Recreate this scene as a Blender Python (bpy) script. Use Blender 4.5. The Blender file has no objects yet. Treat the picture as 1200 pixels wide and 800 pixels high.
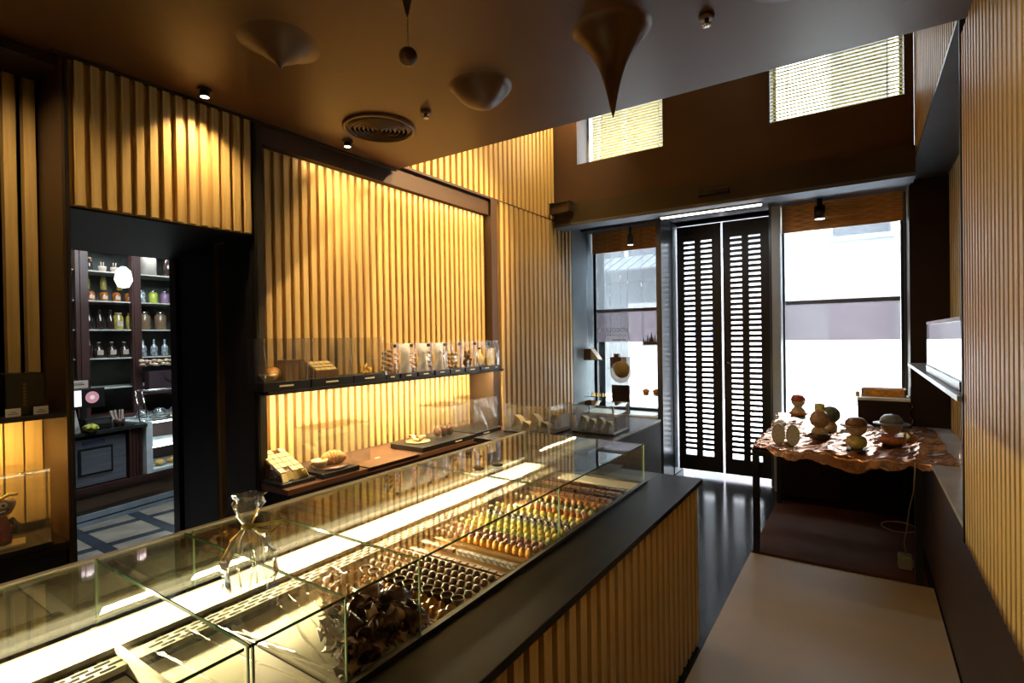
import bpy, bmesh, math, random
from mathutils import Vector, Matrix
random.seed(7)
SC = bpy.context.scene
COL = SC.collection
PI = math.pi

# ------------------------------------------------------------------ camera
H = 1.65
yaw, pit, roll = math.radians(33.62), math.radians(-0.42), math.radians(-0.87)
F = Vector((math.cos(yaw)*math.cos(pit), math.sin(yaw)*math.cos(pit), math.sin(pit)))
R0 = Vector((math.sin(yaw), -math.cos(yaw), 0))
U0 = R0.cross(F)
R = R0*math.cos(roll) + U0*math.sin(roll)
U = U0*math.cos(roll) - R0*math.sin(roll)
cam_d = bpy.data.cameras.new('camera'); cam = bpy.data.objects.new('camera', cam_d); COL.objects.link(cam)
M = Matrix((R, U, -F)).transposed().to_4x4(); M.translation = Vector((0, 0, H))
cam.matrix_world = M
cam_d.sensor_width = 36; cam_d.lens = 616.94/1200*36; cam_d.clip_start = .02; cam_d.clip_end = 200
SC.camera = cam

# ------------------------------------------------------------------ light
SC.view_settings.view_transform = 'Standard'; SC.view_settings.look = 'None'
SC.view_settings.gamma = 1; SC.view_settings.exposure = 0.3
try: SC.view_settings.use_curve_mapping = False
except Exception: pass
w = bpy.data.worlds.new('sky'); SC.world = w; w.use_nodes = True
bg = w.node_tree.nodes['Background']; bg.inputs[0].default_value = (.80, .90, 1.0, 1); bg.inputs[1].default_value = 13
SC.cycles.use_denoising = True
SC.cycles.max_bounces = 10; SC.cycles.transparent_max_bounces = 40; SC.cycles.diffuse_bounces = 5
SC.cycles.glossy_bounces = 5; SC.cycles.sample_clamp_indirect = 6; SC.cycles.caustics_reflective = False
SC.cycles.caustics_refractive = False

WARM = (1.0, .69, .34); WARM2 = (1.0, .79, .47)
def lamp(kind, name, loc, rot=None, power=10, color=WARM, size=.1, size_y=None, spot=80, blend=.6, aim=None, spread=None):
    d = bpy.data.lights.new(name, kind); d.energy = power; d.color = color
    if kind == 'AREA':
        d.shape = 'RECTANGLE' if size_y else 'DISK'; d.size = size
        if size_y: d.size_y = size_y
        if spread: d.spread = math.radians(spread)
    elif kind == 'SPOT':
        d.spot_size = math.radians(spot); d.spot_blend = blend; d.shadow_soft_size = size
    else: d.shadow_soft_size = size
    o = bpy.data.objects.new(name, d); COL.objects.link(o); o.location = loc
    if aim is not None:
        o.rotation_euler = (Vector(aim)-Vector(loc)).to_track_quat('-Z', 'Y').to_euler()
    elif rot: o.rotation_euler = rot
    return o
# portals: sampling helpers in the real window openings (they give off nothing)
def portal(loc, rot, sx, sy):
    o = lamp('AREA', 'window_portal', loc, rot, 1, (1,1,1), sx, sy); o.data.cycles.is_portal = True
for (y0, y1, z0, z1, x) in ((2.02,2.88,.73,2.9,6.6), (.82,1.87,.0,3.0,6.6), (-.34,.72,.73,2.9,6.6), (1.66,2.62,3.56,4.2,5.75), (-.30,.68,3.56,4.2,5.75)):
    portal((x, (y0+y1)/2, (z0+z1)/2), (PI/2, 0, PI/2), y1-y0, z1-z0)
# LED strip under the wall shelf, LED in the vitrine, under-shelf of the left niche
lamp('AREA', 'shelf_led_light', (2.87, 2.86, 1.338), (0.30, 0, 0), 30, WARM2, 2.2, .03)
lamp('AREA', 'vitrine_led_light', (.95, 1.655, .955), (-.85, 0, 0), 50, (1.0, .80, .46), 3.3, .03)
lamp('AREA', 'left_niche_led_light', (.2, 3.0, 1.31), (0.25, 0, 0), 9, (1.0,.62,.2), 1.0, .03)
lamp('AREA', 'light_bar_light', (5.38, 1.24, 2.84), (0, 0, 0), 4, (1, .97, .92), .06, .94)
# void wash lamps and ceiling spots
for x in (3.2, 4.2, 5.0):
    lamp('SPOT', 'void_wash_light', (x, 2.3, 4.55), None, 95, WARM, .04, None, 100, .8, aim=(x, 2.9, 3.3))
lamp('SPOT', 'void_wash_light', (4.2, 2.9-1.8, 4.55), None, 6, WARM, .04, None, 120, .8, aim=(5.3, 1.6, 3.3))
# second room
lamp('SUN', 'street_sun', (8,0,12), None, 9, (1,.95,.88), .01, aim=(12.5,1.5,3))
lamp('AREA', 'back_room_light', (2.3, 5.1, 2.9), (0.35, 0, 0), 42, (.80, .92, 1.0), .9, .9)

# ------------------------------------------------------------------ materials
MATS = {}
def nd(nt, t, **k):
    n = nt.nodes.new(t)
    for a, b in k.items(): setattr(n, a, b)
    return n
def mat(name, col, rough=.5, metal=0, var=.12, scale=6, stretch=(1,1,1), bump=0, bscale=40, spec=None, emis=None, es=0, sheen=0, coat=0, col2=None):
    if name in MATS: return MATS[name]
    m = bpy.data.materials.new(name); m.use_nodes = True; nt = m.node_tree
    p = nt.nodes['Principled BSDF']
    tc = nd(nt, 'ShaderNodeTexCoord'); mp = nd(nt, 'ShaderNodeMapping'); mp.inputs['Scale'].default_value = stretch
    nt.links.new(tc.outputs['Object'], mp.inputs['Vector'])
    nz = nd(nt, 'ShaderNodeTexNoise'); nz.inputs['Scale'].default_value = scale; nz.inputs['Detail'].default_value = 5
    nt.links.new(mp.outputs[0], nz.inputs['Vector'])
    rp = nd(nt, 'ShaderNodeValToRGB')
    c2 = col2 or tuple(max(0, c*(1-var*1.6)) for c in col)
    c1 = tuple(min(1, c*(1+var)) for c in col)
    rp.color_ramp.elements[0].position = .34; rp.color_ramp.elements[0].color = (*c2, 1)
    rp.color_ramp.elements[1].position = .66; rp.color_ramp.elements[1].color = (*c1, 1)
    nt.links.new(nz.outputs['Fac'], rp.inputs[0]); nt.links.new(rp.outputs[0], p.inputs['Base Color'])
    p.inputs['Roughness'].default_value = rough; p.inputs['Metallic'].default_value = metal
    if spec is not None: p.inputs['Specular IOR Level'].default_value = spec
    if coat: p.inputs['Coat Weight'].default_value = coat
    if emis: p.inputs['Emission Color'].default_value = (*emis, 1); p.inputs['Emission Strength'].default_value = es
    if bump:
        n2 = nd(nt, 'ShaderNodeTexNoise'); n2.inputs['Scale'].default_value = bscale; n2.inputs['Detail'].default_value = 4
        nt.links.new(mp.outputs[0], n2.inputs['Vector'])
        bp = nd(nt, 'ShaderNodeBump'); bp.inputs['Strength'].default_value = bump; bp.inputs['Distance'].default_value = .01
        nt.links.new(n2.outputs['Fac'], bp.inputs['Height']); nt.links.new(bp.outputs[0], p.inputs['Normal'])
    MATS[name] = m; return m
def glassmat(name, tint=(1,1,1), refl=1.0, rough=0, haze=0, hazecol=(.8,.8,.75)):
    if name in MATS: return MATS[name]
    m = bpy.data.materials.new(name); m.use_nodes = True; nt = m.node_tree; nt.nodes.clear()
    out = nd(nt, 'ShaderNodeOutputMaterial'); mx = nd(nt, 'ShaderNodeMixShader')
    tr = nd(nt, 'ShaderNodeBsdfTransparent'); tr.inputs[0].default_value = (*tint, 1)
    gl = nd(nt, 'ShaderNodeBsdfGlossy'); gl.inputs['Roughness'].default_value = rough; gl.inputs['Color'].default_value = (1,1,1,1)
    g = nd(nt, 'ShaderNodeNewGeometry'); dt = nd(nt, 'ShaderNodeVectorMath', operation='DOT_PRODUCT')
    nt.links.new(g.outputs['Normal'], dt.inputs[0]); nt.links.new(g.outputs['Incoming'], dt.inputs[1])
    ab = nd(nt, 'ShaderNodeMath', operation='ABSOLUTE'); nt.links.new(dt.outputs['Value'], ab.inputs[0])
    om = nd(nt, 'ShaderNodeMath', operation='SUBTRACT'); om.inputs[0].default_value = 1; nt.links.new(ab.outputs[0], om.inputs[1])
    pw = nd(nt, 'ShaderNodeMath', operation='POWER'); nt.links.new(om.outputs[0], pw.inputs[0]); pw.inputs[1].default_value = 5
    ma = nd(nt, 'ShaderNodeMath', operation='MULTIPLY_ADD'); nt.links.new(pw.outputs[0], ma.inputs[0]); ma.inputs[1].default_value = .96*refl; ma.inputs[2].default_value = .04*refl
    ma.use_clamp = True
    nt.links.new(ma.outputs[0], mx.inputs[0]); nt.links.new(gl.outputs[0], mx.inputs[2])
    src = tr.outputs[0]
    if haze:
        df = nd(nt, 'ShaderNodeBsdfDiffuse'); df.inputs[0].default_value = (*hazecol, 1)
        tl = nd(nt, 'ShaderNodeBsdfTranslucent'); tl.inputs[0].default_value = (*hazecol, 1)
        m0 = nd(nt, 'ShaderNodeMixShader'); nt.links.new(df.outputs[0], m0.inputs[1]); nt.links.new(tl.outputs[0], m0.inputs[2])
        m2 = nd(nt, 'ShaderNodeMixShader'); m2.inputs[0].default_value = haze
        nt.links.new(tr.outputs[0], m2.inputs[1]); nt.links.new(m0.outputs[0], m2.inputs[2]); src = m2.outputs[0]
    nt.links.new(src, mx.inputs[1]); nt.links.new(mx.outputs[0], out.inputs[0])
    MATS[name] = m; return m
def emit(name, col, s):
    if name in MATS: return MATS[name]
    m = bpy.data.materials.new(name); m.use_nodes = True; nt = m.node_tree; nt.nodes.clear()
    o = nd(nt, 'ShaderNodeOutputMaterial'); e = nd(nt, 'ShaderNodeEmission'); e.inputs[0].default_value = (*col, 1); e.inputs[1].default_value = s
    nt.links.new(e.outputs[0], o.inputs[0]); MATS[name] = m; return m

bamboo = mat('bamboo', (.62, .43, .16), .45, 0, .14, 3, (14, 14, .6), .15, 30)
bamboo_back = mat('bamboo_back', (.52, .33, .12), .55, 0, .14, 3, (14, 14, .6))
brown_paint = mat('brown_paint', (.10, .045, .020), .36, 0, .05, 1.5, bump=.02, bscale=60, spec=.32)
brown_wall = mat('brown_wall', (.062, .028, .011), .6, 0, .08, 1.5)
dark_brown = mat('dark_brown_panel', (.026, .014, .009), .5, 0, .1, 2, spec=.2)
mid_brown = mat('mid_brown_panel', (.07, .038, .018), .5, 0, .1, 2)
olive_brown = mat('olive_brown_trim', (.035, .026, .012), .45, 0, .1, 2)
black_panel = mat('black_panel', (.008, .007, .0065), .5, 0, .1, 3)
counter_dark = mat('dark_countertop', (.012, .010, .009), .34, 0, .1, 5, spec=.14)
steel_dark = mat('dark_blued_steel', (.09,.10,.115), .3, .6, .12, 3, (1,1,.3))
grey_blue = mat('grey_blue_render', (.20, .24, .27), .7, 0, .08, 3)
pale_metal = mat('pale_painted_metal', (.42, .46, .48), .4, 0, .05, 3)
floor_dark = mat('polished_dark_floor', (.018, .02, .024), .16, 0, .25, 5, bump=.03, bscale=20)
floor_light = mat('pale_cement_floor', (.58, .51, .39), .38, 0, .06, 1.6, (1, .5, 1), .03, 12)
chrome = mat('chrome', (.7, .7, .7), .15, 1, .02)
black_plastic = mat('black_plastic', (.012, .012, .012), .35, 0, .05)
white_card = mat('white_card', (.80, .78, .70), .6, 0, .03)
cream_pan = mat('cream_display_pan', (.80, .76, .62), .4, 0, .03)
gold_tray = mat('gold_brown_tray', (.45, .27, .10), .35, .3, .1)
G_clear = glassmat('clear_glass', (.96, .98, .96), 1.0)
G_vit = glassmat('vitrine_glass', (.97, .98, .94), 1.15)
G_back = glassmat('vitrine_back_glass', (.52, .49, .34), 3.2, 0, .04, (.4,.36,.2))
G_edge = mat('green_glass_edge', (.06, .14, .07), .15, 0, .1, spec=.8)
G_edge_lit = mat('glass_edge_lit_paint', (.35, .50, .30), .15, 0, .1, spec=.8)  # lit copy of the glass edge, its brightness put into the colour
plastic = glassmat('clear_plastic', (.98, .98, .97), 2.2, .03, .02, (.9,.9,.95))
cello = glassmat('cellophane', (.97, .97, .95), 3.2, .06, .04, (.9,.88,.8))
sheer = glassmat('sheer_screen', (.70, .72, .75), .3, .4, .25, (.5,.52,.55))
sheer_dense = glassmat('sheer_screen_lower', (.42, .40, .42), .3, .4, .30, (.42,.38,.42))

# ------------------------------------------------------------------ mesh builder
class MB:
    def __init__(s): s.v = []; s.f = []; s.sm = []
    def add(s, vs, fs, smooth=False):
        b = len(s.v); s.v += [tuple(v) for v in vs]; s.f += [tuple(i+b for i in f) for f in fs]; s.sm += [smooth]*len(fs); return s
    def box(s, x0, x1, y0, y1, z0, z1):
        if x0 > x1: x0, x1 = x1, x0
        if y0 > y1: y0, y1 = y1, y0
        if z0 > z1: z0, z1 = z1, z0
        vs = [(x,y,z) for z in (z0,z1) for y in (y0,y1) for x in (x0,x1)]
        return s.add(vs, [(0,2,3,1),(4,5,7,6),(0,1,5,4),(2,6,7,3),(0,4,6,2),(1,3,7,5)])
    def lathe(s, prof, n=16, c=(0,0,0), sx=1, sy=1, smooth=True, wob=0):
        vs = []; fs = []
        for k, (r, z) in enumerate(prof):
            for i in range(n):
                a = 2*PI*i/n; rr = r*(1+wob*math.sin(3*a+1)+wob*.6*math.sin(2*a+.4))
                vs.append((c[0]+rr*math.cos(a)*sx, c[1]+rr*math.sin(a)*sy, c[2]+z))
        for k in range(len(prof)-1):
            for i in range(n):
                j = (i+1) % n; fs.append((k*n+i, k*n+j, (k+1)*n+j, (k+1)*n+i))
        ring = prof[0] == prof[-1]
        if prof[0][0] > 1e-5 and not ring: fs.append(tuple(reversed(range(n))))
        if prof[-1][0] > 1e-5 and not ring: fs.append(tuple((len(prof)-1)*n+i for i in range(n)))
        return s.add(vs, fs, smooth)
    def sphere(s, c, r, n=14, sx=1, sy=1, sz=1):
        m = max(6, n//2)
        return s.lathe([(r*math.sin(PI*k/m) if 0 < k < m else 1e-6, -r*sz*math.cos(PI*k/m)) for k in range(m+1)], n, c, sx, sy)
    def tube(s, pts, r, n=8, taper=None):
        pts = [Vector(p) for p in pts]; vs = []; fs = []
        for k, p in enumerate(pts):
            t = (pts[min(k+1, len(pts)-1)]-pts[max(k-1, 0)]).normalized()
            a = t.cross(Vector((0,0,1)));
            if a.length < .01: a = t.cross(Vector((1,0,0)))
            a.normalize(); b = t.cross(a); rr = r*(taper(k/(len(pts)-1)) if taper else 1)
            for i in range(n):
                an = 2*PI*i/n; vs.append(p+a*rr*math.cos(an)+b*rr*math.sin(an))
        for k in range(len(pts)-1):
            for i in range(n):
                j = (i+1) % n; fs.append((k*n+i, k*n+j, (k+1)*n+j, (k+1)*n+i))
        fs.append(tuple(reversed(range(n)))); fs.append(tuple((len(pts)-1)*n+i for i in range(n)))
        return s.add(vs, fs, True)
    def prism(s, poly, axis, a0, a1):
        def P(p, a):
            return {'x': (a, p[0], p[1]), 'y': (p[0], a, p[1]), 'z': (p[0], p[1], a)}[axis]
        n = len(poly); vs = [P(p, a0) for p in poly]+[P(p, a1) for p in poly]
        fs = [tuple(range(n)), tuple(reversed(range(n, 2*n)))]+[(i, i+n, (i+1) % n+n, (i+1) % n) for i in range(n)]
        return s.add(vs, fs)
    def mesh(s, name, m):
        me = bpy.data.meshes.new(name); me.from_pydata(s.v, [], s.f); me.materials.append(m)
        me.polygons.foreach_set('use_smooth', s.sm)
        bm = bmesh.new(); bm.from_mesh(me); bmesh.ops.recalc_face_normals(bm, faces=bm.faces[:]); bm.to_mesh(me); bm.free()
        me.update(); return me
    def build(s, name, m, parent=None, loc=(0,0,0), bevel=0):
        o = bpy.data.objects.new(name, s.mesh(name, m)); COL.objects.link(o); o.location = loc
        if parent is not None: o.parent = parent
        if bevel:
            b = o.modifiers.new('bevel', 'BEVEL'); b.width = bevel; b.segments = 2; b.limit_method = 'ANGLE'
        return o
def tag(o, label, cat, group=None, kind=None):
    if label: o['label'] = label
    if cat: o['category'] = cat
    if group: o['group'] = group
    if kind: o['kind'] = kind
    return o
def thing(name, label, cat, loc=(0,0,0), rz=0, group=None):
    o = bpy.data.objects.new(name, None); COL.objects.link(o); o.location = loc; o.rotation_euler = (0,0,rz)
    o.empty_display_size = .05
    return tag(o, label, cat, group)
def struct(name, mb, m, parent=None, label=None):
    o = mb.build(name, m, parent)
    if parent is None: o['kind'] = 'structure'
    if label: o['label'] = label
    return o
def copy_tree(o, parent=None):
    c = o.copy(); COL.objects.link(c)
    if parent is not None: c.parent = parent
    for ch in [x for x in o.children]: copy_tree(ch, c)
    return c
def B(*a): return MB().box(*a)
def copies(proto_mesh, name, locs, parent=None, rots=None, scales=None):
    out = []
    for i, l in enumerate(locs):
        o = bpy.data.objects.new(name, proto_mesh); COL.objects.link(o); o.location = l
        if parent is not None: o.parent = parent
        if rots: o.rotation_euler = rots[i] if isinstance(rots, list) else rots
        if scales: o.scale = scales[i] if isinstance(scales, list) else scales
        out.append(o)
    return out
def holed_wall_x(x0, x1, y0, y1, z0, z1, holes):
    """slab normal to X with rectangular holes (ya,yb,za,zb)"""
    mb = MB(); ys = sorted({y0, y1, *[h[0] for h in holes], *[h[1] for h in holes]}); zs = sorted({z0, z1, *[h[2] for h in holes], *[h[3] for h in holes]})
    for i in range(len(ys)-1):
        for j in range(len(zs)-1):
            cy, cz = (ys[i]+ys[i+1])/2, (zs[j]+zs[j+1])/2
            if not any(h[0] < cy < h[1] and h[2] < cz < h[3] for h in holes): mb.box(x0, x1, ys[i], ys[i+1], zs[j], zs[j+1])
    return mb
def slats_x(parent, x0, x1, pitch, wdt, y0, y1, z0, z1, m=None):
    """vertical slats set out along X"""
    m = m or bamboo; n = int((x1-x0)/pitch); me = MB().box(0, wdt, y0, y1, z0, z1).mesh('slat', m)
    return copies(me, 'slat', [(x0+pitch*k+(pitch-wdt)/2, 0, 0) for k in range(n)], parent)

# ------------------------------------------------------------------ structure
ZC = 2.91
fl = struct('floor', B(-2.2, 8.2-1.6, -.8, 4.17, -.1, -.006), floor_dark)
pl = struct('trim_1', B(-2.2, 4.29, -.37, .715, -.006, 0), floor_light, label='pale cement floor area in front of the counter')
# ceiling + drips
ceil = struct('ceiling', B(-2.2, 2.80, -.8, 3.3, ZC, ZC+.14), brown_paint)
def drip(x, y, prof, sx=1, sy=1, wob=.04):
    return MB().lathe([(r, ZC+.004-d) for r, d in prof], 40, (x, y, 0), sx, sy, True, wob).build('ceiling_drip', brown_paint, ceil)
def smoothprof(pts, n=8):
    out = []
    P = [pts[0]]+pts+[pts[-1]]
    for i in range(1, len(P)-2):
        for k in range(n):
            t = k/n; q = []
            for c in (0, 1):
                a, b, cc, d = P[i-1][c], P[i][c], P[i+1][c], P[i+2][c]
                q.append(.5*((2*b)+(-a+cc)*t+(2*a-5*b+4*cc-d)*t*t+(-a+3*b-3*cc+d)*t**3))
            out.append((max(q[0], 1e-5), q[1]))
    out.append((max(pts[-1][0], 1e-5), pts[-1][1])); return out
drip(2.06, .85, smoothprof([(.21,0),(.17,.003),(.145,.015),(.122,.05),(.085,.10),(.05,.17),(.025,.26),(.010,.33),(.001,.362)]), 1, 1.0)
drip(1.33, 2.04, smoothprof([(.20,0),(.165,.003),(.135,.014),(.10,.036),(.06,.065),(.02,.09),(.001,.115)]), 1.05, 1)
drip(2.14, 1.585, smoothprof([(.20,0),(.17,.002),(.15,.012),(.132,.035),(.10,.07),(.055,.095),(.001,.105)]), 1, 1)
drip(1.20, 1.17, smoothprof([(.18,0),(.12,.012),(.075,.05),(.04,.12),(.018,.20),(.001,.265)]))
drip(2.04, .17, smoothprof([(.24,0),(.18,.012),(.12,.04),(.05,.085),(.001,.125)]))
tag(MB().sphere((0,0,0), .029, 18).lathe([(.0012,.02),(.0012,.115)], 6).build('chocolate_drop', brown_paint, None, (1.20,1.17,2.53)), 'round brown drop hanging below the ceiling drip near the top edge', 'ornament')
# sprinklers
def sprinkler(x, y, label):
    t = thing('sprinkler', label, 'sprinkler', (x,y,ZC))
    MB().lathe([(.03,0),(.028,-.012),(.012,-.014)], 18).build('escutcheon', brown_paint, t)
    MB().lathe([(.009,-.012),(.009,-.035),(.018,-.037),(.018,-.041)], 12).build('nozzle', chrome, t)
sprinkler(2.175, .50, 'small sprinkler head on the ceiling right of the largest drip')
sprinkler(2.18, 2.0, 'small sprinkler head on the ceiling beside the round air vent')
# round diffuser
t = thing('round_air_vent', 'round brown ceiling air diffuser with concentric rings', 'air vent', (2.19,2.38,ZC))
MB().lathe([(.212,0),(.212,-.012),(.195,-.016),(.19,0),(.212,0)], 48).build('outer_frame', brown_paint, t)
for k in range(7):
    r = .175-.025*k
    MB().lathe([(r+.004,-.002),(r-.010,-.020),(r-.013,-.020),(r-.002,-.002),(r+.004,-.002)], 40).build('ring', brown_paint, t)
MB().lathe([(.18,-.0015),(.001,-.0015)], 32).build('dark_cavity', black_panel, t)
# ceiling spots
def spot(x, y, aim, label, power, zc=ZC):
    t = thing('ceiling_spotlight', label, 'spotlight', (x,y,zc))
    MB().lathe([(.034,0),(.034,-.008),(.028,-.010)], 20).build('rim', olive_brown, t)
    MB().lathe([(.022,-.008),(.022,-.03),(.024,-.036)], 16).build('housing', black_plastic, t)
    MB().lathe([(.019,-.0375),(.001,-.0375)], 16).build('lens', emit('spot_lens', (1,.85,.6), 12), t)
    l = lamp('SPOT', 'ceiling_spotlight_lamp', (x,y,zc-.045), None, power, WARM, .02, None, 110, .9, aim=aim)
    return t
spot(1.356, 2.72, (1.40, 2.95, 1.9), 'small ceiling spotlight glowing above the slats over the doorway', 30)
lamp('SPOT', 'left_niche_spot_lamp', (.497,2.60,ZC-.045), None, 16, WARM, .02, None, 110, .9, aim=(.62,3.1,1.9))
spot(2.215, 2.70, (2.6, 3.0, 1.6), 'small ceiling spotlight glowing beside the round air vent', 38)
lamp('AREA', 'niche_fill_light', (3.0, 2.885, 2.795), (.12, 0, 0), 4, WARM, 1.9, .03)  # added wash without a fixture, brightens the upper niche slats
lamp('SPOT', 'void_niche_lamp', (4.5, .9, 4.6), None, 850, WARM, .05, None, 44, .6, aim=(3.15, 2.95, 2.05))
lamp('SPOT', 'void_niche_lamp', (3.2, .6, 4.6), None, 450, WARM, .05, None, 50, .6, aim=(2.7, 2.95, 1.9))

spot(.9, -.08, (3.3, .0, 0), 'unseen ceiling spotlight added to warm the customer side near the right wall', 17)  # unseen fixture added for warm light on the customer side
spot(-.7, 1.3, (.6, 1.3, .9), 'unseen ceiling spotlight added to brighten the near end of the counter', 18)  # second unseen spotlight, added for warmth along the counter
# left wall: backing, slatted panels
wl = struct('wall_left', B(1.70, 4.0, 2.96, 3.0, 1.37, 2.80).box(1.70, 4.0, 3.16, 3.2, .80, 1.37).box(4.09, 5.65, 2.89, 2.93, 0, 2.96).box(2.8, 5.9, 2.93, 2.97, 2.94, 4.7).box(1.70,4.1,3.0,3.3,-.0,.80).box(.85,1.70,2.89,2.93,2.26,2.91).box(.85,1.72,2.93,3.3,2.88,3.0).box(1.68,6.0,3.2,3.3,0,4.7).box(-2.2,.83,3.2,3.3,0,3.0), bamboo_back)
slats_x(wl, 1.72, 4.0, .0625, .036, 2.935, 2.965, 1.37, 2.79)
slats_x(wl, 1.72, 4.0, .0625, .036, 3.125, 3.165, .835, 1.36)
slats_x(wl, .862, 1.69, .0585, .033, 2.862, 2.90, 2.262, 2.895)
slats_x(wl, 4.11, 5.63, .089, .050, 2.862, 2.90, .0, 2.945)
slats_x(wl, 2.82, 5.29, .0795, .045, 2.90, 2.94, 2.965, 4.65)
# soffit band of the niche, frame, end panel
struct('trim_2', B(1.69, 4.09, 2.90, 2.975, 2.80, ZC).box(1.69, 5.68, 2.875, 2.91, 2.945, 2.965).box(2.80, 4.09, 2.90, 2.97, ZC, 2.965), brown_wall, label='brown band above the slatted niche')
struct('trim_3', B(4.0, 4.10, 2.875, 3.2, 0, 2.945), mid_brown, label='brown upright frame at the right end of the niche')
struct('trim_4', B(.80, 2.8, 2.86, 2.885, ZC-.012, ZC), olive_brown, label='thin dark trim where the ceiling meets the slats')
# doorway tunnel
struct('wall_passage', B(1.69, 1.70, 2.865, 3.75, 0, ZC-.012).box(1.70, 1.95, 3.3, 3.75, 0, 2.4).box(1.88,1.95,3.75,4.17,0,2.4).box(.840, .852, 2.865, 3.3, 0, ZC-.012).box(.85, 1.70, 2.90, 4.17, 2.25, 2.262).box(1.70,1.95,3.3,4.17,2.25,2.262).box(.3, .852, 3.3, 4.0, 0, 2.6), black_panel, label='dark panelled sides of the doorway')
struct('trim_5', B(1.815, 1.885, 4.10, 4.19, 0, 2.27).box(.6, 1.885, 4.12, 4.19, 2.262, 2.32), mat('dark_wood_frame', (.035,.016,.012), .4, 0, .2, 6, (1,1,.2)), label='carved dark wooden frame at the far end of the passage')
struct('trim_6', B(1.70, 1.74, 2.862, 2.875, 0, ZC-.012), olive_brown, label='corner edge of the doorway')
# panel joints on dark jamb (boards)
for k in range(3):
    B(0, .37, 0, 0, 0, 0) if 0 else None
jm = B(1.680, 1.690, 0, .38, .02, 2.24).mesh('jamb_panel', mat('jamb_board', (.011,.008,.0075), .45, 0, .1, 3))
copies(jm, 'jamb_panel', [(0, 2.885+.39*k, 0) for k in range(2)], bpy.data.objects['wall_passage'])

# left unit niche (x < .80): side panel, shelf, ledge
nl = struct('wall_niche_left', B(-2.2, .835, 3.20, 3.24, .60, 2.91).box(.828, .840, 2.875, 3.2, .0, ZC-.012), mid_brown)
slats_x(nl, -.6, .83, .068, .042, 3.15, 3.205, 1.40, 2.86)
slats_x(nl, -.6, .83, .068, .060, 3.18, 3.205, .84, 1.33)
struct('trim_7', B(-2.2, .835, 2.9, 3.2, 2.86, ZC-.012), dark_brown, label='dark soffit over the left slatted niche')

# right wall with niche
YR = -.36
wr = struct('wall_right', B(-2.2, 2.96, -.80, YR-.03, .74, 4.7).box(-2.2, 6.6, -.80, YR-.02, 0, .74).box(2.96, 5.92, -.80, -.66, .74, 3.0).box(2.80, 5.92, -.80, YR-.03, 3.02, 4.7).box(5.92,6.6,-.80,YR,0,4.7), mid_brown)
slats_x(wr, .9, 2.955, .060, .036, YR-.04, YR, .745, 2.905)
slats_x(wr, 2.97, 5.30, .0795, .045, YR-.04, YR, 3.03, 4.65)
slats_x(wr, 2.98, 5.90, .0795, .045, -.665, -.63, .80, 3.0)
struct('trim_8', B(2.96, 5.92, -.66, YR+.002, 3.0, 3.025), mat('dark_soffit', (.03,.028,.035), .4), label='dark soffit over the right hand niche')
struct('trim_9', B(5.90, 5.925, -.66, YR, .8, 3.0), dark_brown, label='dark brown end panel of the right hand niche')
struct('trim_10', B(2.94, 2.965, -.66, YR+.004, .74, 3.0), black_panel, label='black end edge of the near slatted wall')
struct('trim_11', B(2.2, 5.92, -.66, YR-.005, .775, .80), mat('pale_ledge', (.52,.53,.55), .3), label='pale ledge at the foot of the right hand niche')
# right shelf
tag(B(2.96, 5.90, -.66, YR+.02, 1.345, 1.37).build('wall_shelf', mat('grey_shelf', (.28,.29,.30), .3)), 'grey shelf in the right hand niche carrying a clear case', 'shelf')

# back wall and far-side shell
struct('wall_back', B(-2.3, -2.2, -.8, 3.3, 0, 3.05), mid_brown)
struct('wall_void', B(2.66, 2.80, -.8, 3.3, ZC+.14, 4.7), brown_wall)
struct('ceiling_void', B(2.66, 6.6, -.8, 3.3, 4.7, 4.8), brown_wall)

# facade: upper wall, fascia, soffit, piers
LB, RB = (1.66, 2.62, 3.56, 4.2), (-.30, .68, 3.56, 4.2)
struct('wall_front', holed_wall_x(5.30, 5.62, -.36, 2.93, 3.0, 4.7, [LB, RB]), brown_wall)
fas = struct('trim_12', B(5.20, 5.42, YR, 2.86, 2.90, 3.11), olive_brown, label='dark beam over the shop front')
struct('trim_13', B(5.19, 5.43, YR, 2.86, 2.868, 2.90), mat('blued_metal_edge', (.13,.14,.17), .5, .5), label='metal edge under the dark beam')
struct('wall_soffit', B(5.43, 6.62, YR, 2.93, 2.98, 3.0), mat('soffit_dark', (.05,.045,.045), .35))
struct('trim_14', B(5.43, 5.8, YR, .70, 2.93, 2.98).box(5.9, 6.1, 1.93, 2.885, 2.94, 2.98), steel_dark, label='steel head rail over the shop windows')
struct('wall_reveal_left', B(5.66, 6.6, 2.885, 3.3, 0, 2.98), grey_blue)
struct('wall_facade', holed_wall_x(6.25, 6.62, -.36, 2.93, 0, 3.1, [(2.02,2.885,.73,2.98), (.825,1.862,0,2.98), (-.34,.71,.73,2.98)]), steel_dark)
struct('wall_pier_left', B(5.86, 6.5, 1.87, 1.93, 0, 2.98), steel_dark)
struct('wall_pier_right', B(6.10, 6.5, .70, .78, 0, 2.98), pale_metal)
struct('wall_header', B(6.44, 6.6, .80, 1.90, 2.955, 3.0), steel_dark)
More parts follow.
